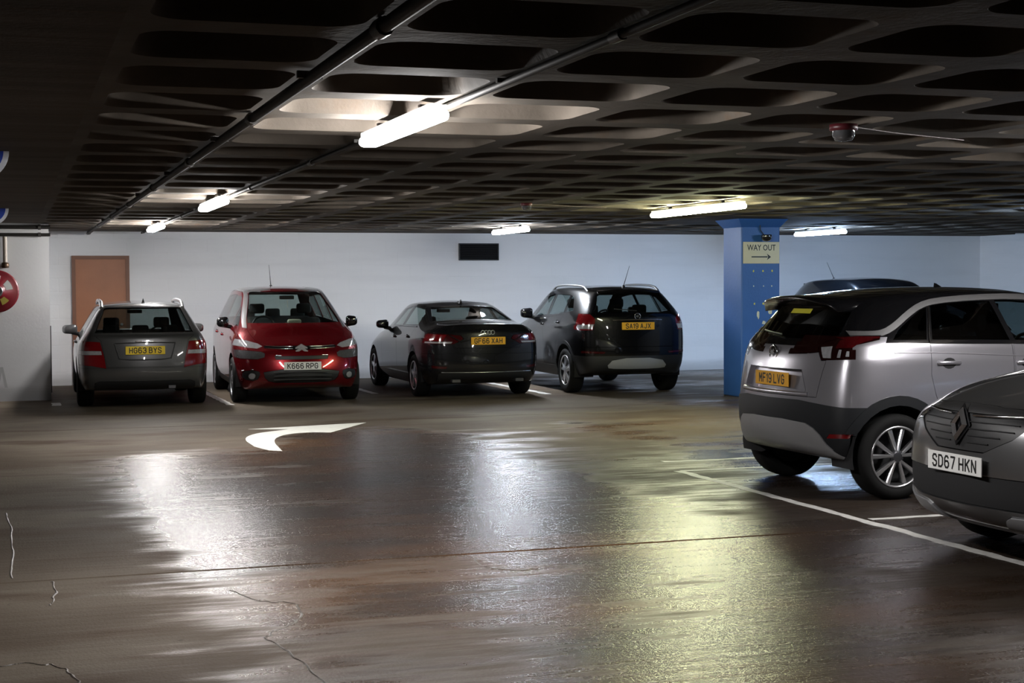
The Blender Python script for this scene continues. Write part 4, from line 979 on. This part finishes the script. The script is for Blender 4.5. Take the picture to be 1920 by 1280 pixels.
    c.strip('left', [(1.08, 1.035), (1.5, 1.035), (2.0, 1.03), (2.9, .995)], .007, M_['gloss'], 'window_trim'); c.strip('right', [(1.08, 1.035), (1.5, 1.035), (2.0, 1.03), (2.9, .995)], .007, M_['gloss'], 'window_trim')
    c.mirror(2.72, 1.02, sp['paint'], .20, .14); c.handle(2.12, .86, sp['paint'], 'front_door'); c.handle(1.30, .88, sp['paint'], 'rear_door')
    c.aerial(1.50, 0, fin=True)
    for s in (1, -1): MB().box((.10, s*.48, .27), (.14, .12, .04)).build('exhaust_tip', M_['darkalloy'], c.root)
    return c
saloon()

# ---- black compact SUV, and the second dark SUV whose roof shows behind the silver crossover
def suv(name, label, col, loc, heading, txt, d, pm, fullrear=True, H=1.64):
    sp = dict(L=4.275, W=1.78, H=H, z0=.24, paint=paint('paint_'+name+txt[:2], col, .4, .28), axles=(.86, 3.415), tyre=(.345, .22), rim=.232, arch_gap=.05, wheel=dict(spokes=star(5, .022, .03, 5, 12), mat=M_['alloy']),
        cols=[(.09, .11, .40, 1.20, 1.53, .77, .72, .54), (.26, .32, .66, 1.20, 1.585, .87, .81, .60), (.9, .98, 1.15, 1.18, 1.60, .89, .835, .615), (1.5, 1.52, 1.6, 1.15, 1.605, .89, .835, .62), (2.05, 2.08, 2.05, 1.12, 1.595, .89, .835, .62),
              (2.55, 2.57, 2.42, 1.10, 1.555, .89, .83, .605), (3.05, 3.1, 3.08, 1.04, 1.115, .885, .82, .69), (3.5, 3.5, 3.5, .98, 1.06, .885, .80, .64), (3.88, 3.88, 3.85, .90, .97, .83, .73, .52), (4.08, 4.05, 4.0, .81, .87, .69, .63, .45)],
        rbow=[.10, .14, .14, .13, .12, .10, .09], fbow=[.14, .17, .17, .16, .14, .12, .10], crown=[.04, .045, .045, .045, .045, .05, .05, .05, .04, .03], xbow={5: .10, 6: .18, 7: .06}, low={0: .10, 1: .06})
    c = Car(name, label, sp, loc, heading)
    c.cut('lamp_strip', 'rear', [(.66, 1.06), (.86, 1.05), (.84, .99), (.69, .99)], M_['clear'], xr=(-1, .36), gap=0, parent='tail_lamp')
    c.cut('tail_lamp', 'rear', [(.635, 1.13), (.70, 1.21), (1.0, 1.24), (1.0, 1.04), (.84, .965), (.68, .97)], M_['red'], xr=(-1, .44))
    c.cut('rear_window', 'rear', mir([(.60, 1.235), (.595, 1.28), (.515, 1.49), (.48, 1.51)]), M_['midtint'], 'C', zr=(1.1, 1.60), nmin=.06)
    c.cut('windscreen', 'front', mir([(.62, 1.15), (.53, 1.54)]), M_['glass'], 'C', zr=(1.05, 1.60), xr=(2.2, 3.5))
    c.cut('front_side_window', 'side', [(1.92, 1.17), (2.78, 1.14), (2.42, 1.45), (1.92, 1.50)], M_['glass'])
    c.cut('rear_side_window', 'side', [(1.10, 1.215), (1.87, 1.17), (1.87, 1.505), (1.16, 1.495)], M_['glass'])
    c.cut('quarter_window', 'side', [(.70, 1.255), (1.06, 1.225), (1.12, 1.49), (.95, 1.46)], M_['midtint'])
    c.cut('bumper_reflector', 'rear', [(.50, .648), (.82, .662), (.82, .632), (.52, .622)], M_['dimred'], gap=0, off=.003)
    c.cut('skid_plate', 'rear', mir([(.37, .555), (.50, .41), (.30, .39)]), M_['skid'], 'C', off=.008, rnd=1)
    c.cut('head_lamp', 'front', [(.40, .84), (.46, .72), (.76, .74), (1.0, .86), (1.0, .95), (.60, .90)], M_['lens'], xr=(3.65, 5))
    c.cut('grille', 'front', mir([(.42, .80), (.34, .58)]), M_['black'], 'C')
    c.cut('lower_intake', 'front', mir([(.50, .50), (.44, .34)]), M_['black'], 'C')
    r = sp['tyre'][0]+.05+.055
    for ax in sp['axles']: c.cut('arch_trim', 'side', [(ax+r*math.cos(2*PI*k/30), .355+r*math.sin(2*PI*k/30)) for k in range(30)], M_['clad'], nmin=.02, off=.006, gap=0)
    c.cut('sill_trim', 'side', [(1.2, .1), (3.1, .1), (3.1, .40), (1.2, .40)], M_['clad'], off=.004)
    c.cut('lower_bumper', 'rear', [(-1.2, .585), (1.2, .585), (1.2, .05), (-1.2, .05)], M_['black'], 'C', xr=(-1, .60), gap=0)
    c.cut('tailgate', 'rear', mir([(.63, 1.22), (.61, .96), (.60, .72)]), None, 'C', gap=.003)
    c.cut('rear_bumper', 'rear', [(-1.2, .72), (1.2, .72), (1.2, .05), (-1.2, .05)], None, 'C', xr=(-1, .6), gap=.003)
    c.cut('front_door', 'side', [(1.90, .42), (2.86, .42), (2.90, .85), (2.80, 1.10), (1.90, 1.14)], None, gap=.003)
    c.cut('rear_door', 'side', [(1.32, .42), (1.89, .42), (1.89, 1.14), (1.06, 1.19), (1.14, .80)], None, gap=.003)
    c.cut('bonnet', 'top', [(3.18, .63), (3.92, .50), (3.92, -.50), (3.18, -.63)], None, 'C', gap=.003, zr=(.7, 1.2))
    c.finish(); c.seats(2.15, 1.25, .48, 1.36); c.dashboard(2.75, 1.0)
    c.plate(d, 1.03 if d == 'rear' else .55, txt, pm)
    c.strip('rear', [(.39, 1.118), (.2, 1.124), (0, 1.126), (-.2, 1.124), (-.39, 1.118)], .011, M_['chrome'], 'tailgate_bar', lift=.008, parent='tailgateC')
    griffin_badge(c, 'rear', 1.175, .045) if name == 'compact_suv' else round_badge(c, 'front', .70, .05, M_['chrome'])
    c.mirror(2.62, 1.17, sp['paint'], .20, .17); c.handle(2.02, 1.03, sp['paint'], 'front_door'); c.handle(1.22, 1.07, sp['paint'], 'rear_door')
    if fullrear: c.rails(.62, 2.30, .575, M_['satin'], .045, .017)
    c.aerial(.62, 0, .40, 40)
    c.wiper(0, 1.24, .34, 1.27)
    # tailgate spoiler
    P = [c.at('top', x, y)[0] for x, y in ((.46, .50), (.43, .25), (.42, 0), (.43, -.25), (.46, -.50))]
    MB().tube([(p.x-.05, p.y, p.z-.012) for p in P], .020, 10).build('roof_spoiler', sp['paint'], c.root)
    return c
suv('compact_suv', 'black compact SUV with amber rear plate and silver skid plate, left of the column', (.004, .004, .005), (8.88, 21.05), 88.5, 'SA19 AJX', 'rear', M_['po'])
suv('sport_utility_vehicle', 'dark vehicle showing only its roof and glass behind the silver crossover', (.003, .004, .006), (14.45, 25.6), -90, '   ', 'front', M_['pw'], False, 1.75)

# ---- silver crossover, tail to the aisle
def crossover():
    grey = paint('paint_silver_grey', (.46, .45, .49), .80, .28)
    rp = paint('paint_black_roof', (.006, .006, .007), .3, .25)
    sp = dict(L=4.09, W=1.78, H=1.625, z0=.22, paint=grey, axles=(.64, 3.244), tyre=(.330, .215), rim=.236, arch_gap=.055,
        wheel=dict(spokes=star(5, .011, .021, 9, 16, 90), mat=M_['alloy'], lip=M_['alloy'], hubmat=M_['darkalloy'], hub=.055),
        cols=[(0.07, 0.15, 0.40, 1.19, 1.54, 0.76, 0.70, 0.53), (0.18, 0.22, 0.6, 1.2, 1.575, 0.87, 0.82, 0.6), (0.68, 0.78, 1.0, 1.2, 1.6, 0.89, 0.845, 0.625), (1.31, 1.34, 1.46, 1.185, 1.605, 0.89, 0.845, 0.63), (1.86, 1.88, 1.86, 1.16, 1.595, 0.89, 0.845, 0.63), (2.31, 2.34, 2.21, 1.13, 1.555, 0.89, 0.84, 0.61), (2.84, 2.88, 2.86, 1.05, 1.12, 0.885, 0.82, 0.69), (3.26, 3.26, 3.26, 0.99, 1.07, 0.885, 0.8, 0.64), (3.66, 3.66, 3.64, 0.9, 0.98, 0.83, 0.73, 0.52), (3.88, 3.84, 3.79, 0.81, 0.87, 0.69, 0.63, 0.45)],
        rbow=[.09, .15, .18, .18, .14, .10, .08], fbow=[.14, .17, .17, .16, .14, .12, .10], crown=[.035, .04, .045, .045, .045, .05, .05, .05, .04, .03], xbow={5: .10, 6: .18, 7: .06}, cr_shoulder=.6, sh=.12, sh_in=.022, cr_roofend=.8, low={0: .13, 1: .09})
    X_ = lambda q: [(x-.14, z) for x, z in q]
    c = Car('crossover_car', 'silver crossover with black roof and amber plate, tail to the aisle', sp, (5.74, 10.97), 2.0)
    c.cut('red_lens', 'rear', [(.66, 1.222), (.80, 1.232), (.78, 1.165), (.665, 1.16)], M_['dimred'], gap=0, off=.002, parent='tail_lamp')
    c.cut('reverse_lens', 'rear', [(.53, 1.165), (.63, 1.175), (.655, 1.085), (.585, 1.085)], M_['clear'], gap=0, off=.001, parent='tail_lamp')
    c.cut('lamp_bar', 'rear', [(.70, 1.15), (.72, 1.15), (.73, 1.09), (.705, 1.09)], M_['clear'], gap=0, off=.002, parent='tail_lamp')
    c.cut('lamp_bar', 'rear', [(.76, 1.14), (.775, 1.14), (.785, 1.10), (.765, 1.10)], M_['clear'], gap=0, off=.002, parent='tail_lamp')
    c.cut('side_lens', 'side', X_([(.42, 1.225), (.66, 1.236), (.67, 1.250), (.50, 1.252), (.40, 1.240)]), M_['dimred'], off=.002, gap=0, parent='tail_lamp', nmin=.1)
    c.cut('tail_lamp', 'rear', [(.50, 1.165), (.535, 1.205), (.64, 1.235), (1.2, 1.255), (1.2, 1.19), (.875, 1.185), (.868, 1.13), (.84, 1.08), (.575, 1.065)], M_['darkred'], xr=(-1, .30))
    c.cut('tail_lamp', 'side', X_([(.0, 1.255), (.68, 1.255), (.66, 1.225), (.45, 1.185), (.26, 1.115), (.10, 1.08), (.0, 1.08)]), M_['darkred'], nmin=.1, xr=(-1, .8))
    ch = [(.46, 1.268), (.62, 1.266), (.72, 1.278), (.84, 1.335), (.97, 1.415), (1.10, 1.480), (1.25, 1.515), (1.6, 1.538), (2.0, 1.545), (2.3, 1.525), (2.55, 1.45), (2.8, 1.31), (2.95, 1.215)]
    c.cut('chrome_arc', 'side', ribbon(chaikin(X_(ch), 1, False), .044), M_['bright'], off=.006, gap=.001, nmin=.04)
    c.cut('quarter_window', 'side', X_([(.77, 1.222), (1.065, 1.220), (1.155, 1.465), (1.09, 1.445), (.97, 1.375), (.84, 1.295)]), M_['tint'], off=-.003)
    c.cut('rear_side_window', 'side', X_([(1.115, 1.220), (1.84, 1.205), (1.76, 1.512), (1.60, 1.512), (1.25, 1.490), (1.195, 1.478)]), M_['tint'], off=-.003)
    c.cut('front_side_window', 'side', X_([(1.89, 1.205), (2.74, 1.17), (2.52, 1.41), (2.28, 1.495), (1.98, 1.518), (1.81, 1.518)]), M_['midtint'], off=-.003)
    c.cut('window_surround', 'side', X_([(.70, 1.20), (2.82, 1.155), (2.80, 1.20), (2.55, 1.425), (2.3, 1.505), (2.0, 1.53), (1.6, 1.522), (1.25, 1.50), (1.10, 1.465), (.97, 1.40), (.84, 1.315), (.74, 1.26)]), M_['gloss'], gap=0)
    c.cut('rear_window', 'rear', mir([(.60, 1.225), (.62, 1.27), (.56, 1.44), (.535, 1.475), (.48, 1.485)]), M_['tint'], 'C', zr=(1.15, 1.56), nmin=.06)
    c.cut('windscreen', 'front', mir([(.62, 1.16), (.53, 1.53)]), M_['glass'], 'C', zr=(1.05, 1.60), xr=(1.95, 3.3))
    c.cut('bumper_reflector', 'rear', [(.67, .475), (.70, .51), (.83, .515), (.81, .48)], M_['red'], xr=(-1, .3), gap=0, off=.003)
    c.cut('skid_plate', 'rear', chaikin(mir([(.45, .60), (.60, .53), (.68, .40), (.80, .30), (.50, .285)]), 1), M_['skid'], 'C', off=.016, xr=(-1, .5))
    c.cut('head_lamp', 'front', [(.40, .84), (.46, .74), (.76, .76), (1.0, .87), (1.0, .96), (.60, .90)], M_['lens'], xr=(3.4, 5))
    c.cut('grille', 'front', mir([(.42, .82), (.34, .62)]), M_['black'], 'C')
    r = .33+.055+.075
    for ax in sp['axles']: c.cut('arch_trim', 'side', [(ax+r*math.cos(2*PI*k/36), .34+r*math.sin(2*PI*k/36)) for k in range(36)], M_['clad'], nmin=.02, off=.012, gap=0)
    c.cut('sill_trim', 'side', X_([(1.1, .1), (3.1, .1), (3.1, .42), (1.1, .42)]), M_['clad'], off=.006)
    c.cut('lower_bumper', 'rear', [(-1.2, .70), (-.80, .715), (-.4, .755), (.4, .755), (.80, .715), (1.2, .70), (1.2, .05), (-1.2, .05)], M_['clad'], 'C', xr=(-1, .62), gap=0, off=.006)
    assign(c, 'roof_panel', rp, lambda q, n: q.z > 1.245 and q.x < 2.91, 1.245)
    c.cut('tailgate_black', 'rear', mir([(.60, 1.262), (.64, 1.232), (.50, 1.165), (.44, 1.172)]), rp, 'C', gap=0)
    c.cut('plate_recess', 'rear', mir([(.40, .985), (.47, .83), (.44, .81)]), None, 'C', off=-.045, depth=-.045, gap=0)
    c.cut('tailgate', 'rear', mir([(.60, 1.26), (.62, 1.05), (.58, .78)]), None, 'C', gap=.004)
    c.cut('front_door', 'side', X_([(1.86, .44), (2.84, .44), (2.88, .85), (2.76, 1.145), (1.86, 1.18)]), None, gap=.003)
    c.cut('rear_door', 'side', X_([(1.24, .44), (1.85, .44), (1.85, 1.18), (1.085, 1.195), (1.075, .95), (1.11, .80)]), None, gap=.004)
    c.cut('bonnet', 'top', [(2.96, .63), (3.71, .50), (3.71, -.50), (2.96, -.63)], None, 'C', gap=.003, zr=(.7, 1.2))
    c.finish(); c.seats(1.98, 1.08, .48, 1.34); c.dashboard(2.56, 1.0)
    c.plate('rear', .90, 'MF19 LVG', M_['po'], rec=.045)
    # ledge below the plate
    c.strip('rear', [(.50, .80), (.25, .80), (0, .80), (-.25, .80), (-.50, .80)], .018, grey, 'tailgate_ledge', lift=.0, parent='tailgateC')
    griffin_badge(c, 'rear', 1.105, .058)
    # roof spoiler
    n = 15; vs = []
    for k in range(n):
        y = -.56+1.12*k/(n-1); g = (1-(y/.56)**4); q, _ = c.at('top', .50, y); r, _ = c.at('top', .62, y); xr = .30-.12*g
        vs += [(.64, y, r.z+.001), (.50, y, q.z+.004), (xr+.06, y, q.z-.006*(2-g)), (xr, y, q.z-.020*(2-g)), (xr+.006, y, q.z-.034*(2-g)), (.46, y, q.z-.055)]
    fs = [(6*k+a_, 6*k+a_+1, 6*k+7+a_, 6*k+6+a_) for k in range(n-1) for a_ in range(5)] + [(0, 1, 2, 3, 4, 5), tuple(6*(n-1)+a_ for a_ in (5, 4, 3, 2, 1, 0))]
    MB().add(vs, fs, True).build('roof_spoiler', rp, c.root)
    vs = []
    for k in range(7):
        for z in (1.452, 1.415): q, nn = c.at('rear', .16-.30*k/6, z); vs.append(q+nn*.004)
    MB().add(vs, [(2*k, 2*k+1, 2*k+3, 2*k+2) for k in range(6)]).build('yellow_sticker', mat('yellow_sticker', (.60, .55, .04), .5), c.root)
    c.wiper(0, 1.235, .38, 1.26)
    c.mirror(2.44, 1.19, rp, .20, .16); c.handle(1.10, 1.04, grey, 'rear_door', .22); c.handle(1.84, 1.03, grey, 'front_door', .22)
    c.aerial(1.62, 0, fin=True, L=.5)
    for d in ('left', 'right'): c.strip(d, [(.62, 1.125), (.95, 1.122), (1.4, 1.10), (2.0, 1.07), (2.6, 1.03)], .006, grey, 'body_crease', lift=-.002)
    for s, d in ((1, 'left'), (-1, 'right')): c.strip(d, X_([(1.085, 1.20), (1.10, 1.26), (1.14, 1.37), (1.175, 1.475)]), .006, M_['chrome'], 'window_trim', lift=.004)
    return c
crossover()

# ---- grey crossover at the right edge, nose to the aisle
def nose_out():
    gp = paint('paint_dark_silver', (.21, .21, .215), .85, .28)
    sp = dict(L=4.122, W=1.778, H=1.566, z0=.20, paint=gp, axles=(.66, 3.266), tyre=(.33, .21), rim=.225, arch_gap=.05, wheel=dict(spokes=star(5, .02, .03, 4, 12), mat=M_['alloy']),
        cols=[(.08, .12, .40, 1.10, 1.47, .78, .72, .54), (.26, .34, .66, 1.10, 1.51, .87, .81, .59), (.7, .8, 1.0, 1.09, 1.525, .888, .83, .605), (1.4, 1.4, 1.5, 1.06, 1.53, .888, .83, .61), (1.95, 1.97, 1.92, 1.045, 1.515, .888, .83, .61),
              (2.40, 2.42, 2.25, 1.03, 1.47, .888, .83, .595), (2.90, 2.95, 2.98, 1.00, 1.09, .888, .825, .70), (3.35, 3.35, 3.35, .975, 1.065, .888, .81, .66), (3.72, 3.72, 3.70, .92, 1.01, .85, .76, .56), (3.95, 3.93, 3.90, .84, .93, .73, .68, .48)],
        rbow=[.10, .13, .13, .12, .10, .09, .09], fbow=[.12, .16, .17, .18, .17, .16, .15], crown=[.035, .04, .045, .045, .045, .05, .05, .055, .05, .035], xbow={5: .10, 6: .18, 7: .06}, low={9: .04})
    c = Car('dark_silver_crossover', 'dark silver crossover at the right edge with diamond badge and white plate', sp, (9.36, 7.72), 181)
    c.cut('head_lamp', 'front', [(.44, .885), (.50, .84), (.62, .80), (.90, .86), (1.1, .92), (1.1, 1.0), (.64, .965)], M_['lens'], xr=(3.3, 5), rnd=1)
    c.cut('grille', 'front', mir([(.44, .905), (.50, .84), (.42, .775), (.22, .685)]), M_['black'], 'C', off=-.008)
    c.cut('lower_intake', 'front', mir([(.78, .55), (.72, .42), (.50, .37)]), M_['inner'], 'C', off=-.008)
    c.cut('skid_plate', 'front', mir([(.86, .43), (.74, .40), (.62, .34), (.40, .335), (.36, .315), (.30, .23)])[:6] + [(.80, .23)][:0] + [(-.30, .23), (-.36, .315), (-.40, .335), (-.62, .34), (-.74, .40), (-.86, .43), (-.84, .30), (-.70, .22), (.70, .22), (.84, .30)], M_['skid'], 'C', off=.012, gap=0, xr=(3.2, 5))
    c.cut('fog_lamp', 'front', [(.74+.05*math.cos(k*PI/6), .52+.045*math.sin(k*PI/6)) for k in range(12)], M_['clear'], off=.003, xr=(3.2, 5))
    c.cut('windscreen', 'front', mir([(.63, 1.13), (.52, 1.46)]), M_['glass'], 'C', zr=(1.02, 1.52), xr=(2.0, 3.4))
    c.cut('front_side_window', 'side', [(1.75, 1.09), (2.70, 1.07), (2.30, 1.37), (1.75, 1.42)], M_['glass'])
    c.cut('rear_side_window', 'side', [(.95, 1.14), (1.70, 1.10), (1.70, 1.42), (1.05, 1.40)], M_['midtint'])
    c.cut('rear_window', 'rear', mir([(.60, 1.15), (.50, 1.44)]), M_['midtint'], 'C', zr=(1.05, 1.5), nmin=.06)
    c.cut('tail_lamp', 'rear', [(.52, 1.08), (1.0, 1.12), (1.0, .92), (.60, .92)], M_['red'], xr=(-1, .42))
    r = .33+.05+.06
    for ax in sp['axles']: c.cut('arch_trim', 'side', [(ax+r*math.cos(2*PI*k/30), .34+r*math.sin(2*PI*k/30)) for k in range(30)], M_['clad'], nmin=.02, off=.008, gap=0)
    c.cut('sill_trim', 'side', [(1.0, .1), (2.95, .1), (2.95, .40), (1.0, .40)], M_['clad'], off=.005)
    c.cut('bonnet', 'top', chaikin([(3.02, .66), (3.45, .68), (3.80, .58), (3.98, .38), (4.03, 0), (3.98, -.38), (3.80, -.58), (3.45, -.68), (3.02, -.66), (3.10, 0)], 1), None, 'C', gap=.004, zr=(.86, 1.25), nmin=.1)
    c.cut('front_bumper', 'front', [(-1.2, .83), (1.2, .83), (1.2, .05), (-1.2, .05)], None, 'C', xr=(3.55, 6), gap=.003)
    c.cut('lower_bumper', 'front', [(-1.2, .42), (1.2, .42), (1.2, .05), (-1.2, .05)], M_['clad'], 'C', xr=(3.3, 6), gap=0)
    c.cut('front_door', 'side', [(1.72, .42), (2.72, .42), (2.76, .80), (2.66, 1.05), (1.72, 1.07)], None, gap=.003)
    c.cut('rear_door', 'side', [(1.10, .42), (1.71, .42), (1.71, 1.07), (.90, 1.10), (.98, .80)], None, gap=.003)
    c.cut('rear_bumper', 'rear', [(-1.2, .66), (1.2, .66), (1.2, .05), (-1.2, .05)], None, 'C', xr=(-1, .6), gap=.003)
    c.cut('tailgate', 'rear', mir([(.60, 1.12), (.58, .70)]), None, 'C', gap=.003)
    c.finish(); c.seats(1.95, 1.05, .44, 1.28); c.dashboard(2.62, .92)
    c.plate('front', .605, 'SD67 HKN', M_['pw'], proud=.016)
    # diamond emblem
    p, _ = c.at('front', 0, .855); q, _ = c.at('front', 0, .95)
    ou = [(0, .10), (.072, 0), (0, -.10), (-.072, 0)]; inn = [(0, .056), (.034, 0), (0, -.056), (-.034, 0)]
    bx = max(p.x, q.x)+.012
    def dia(a, z, h): return (bx+h-(z)*.25, a, .835+z)
    m = MB(); vs = [dia(a, z, 0) for a, z in ou] + [dia(a*.72, z*.76, .022) for a, z in ou] + [dia(a, z, .004) for a, z in inn]
    m.add(vs, [(i, (i+1) % 4, (i+1) % 4+4, i+4) for i in range(4)] + [(i+4, (i+1) % 4+4, (i+1) % 4+8, i+8) for i in range(4)]).build('diamond_badge', M_['bright'], c.root)
    MB().add([dia(a*1.35, z*1.25, -.008) for a, z in ou] + [dia(a*1.3, z*1.2, -.05) for a, z in ou], [(0, 1, 2, 3), (0, 1, 5, 4), (1, 2, 6, 5), (2, 3, 7, 6), (3, 0, 4, 7)]).build('badge_plinth', M_['gloss'], c.root)
    for s in (1, -1):
        c.strip('front', [(s*.10, .890), (s*.25, .892), (s*.44, .897)], .008, M_['chrome'], 'grille_bar', lift=.006)
        for k in range(4):
            z = .855-.04*k; y1_ = .44-.02*k if k < 2 else (.33 if k == 2 else .25)
            c.strip('front', [(s*.08, z), (s*.20, z), (s*y1_, z)], .004, M_['inner'], 'grille_bar', lift=-.004)
        c.strip('front', [(s*.66, .60), (s*.80, .57), (s*.84, .48), (s*.80, .44)], .010, M_['chrome'], 'daytime_lamp', lift=.006)
        c.strip('top', [(3.10, s*.50), (3.5, s*.46), (3.85, s*.36)], .012, gp, 'bonnet_crease', lift=-.006)
    c.mirror(2.50, 1.08, M_['gloss'], .20, .16); c.handle(1.85, .93, gp, 'front_door'); c.handle(1.05, .96, gp, 'rear_door'); c.aerial(.6, 0, .3, 50)
    return c
nose_out()
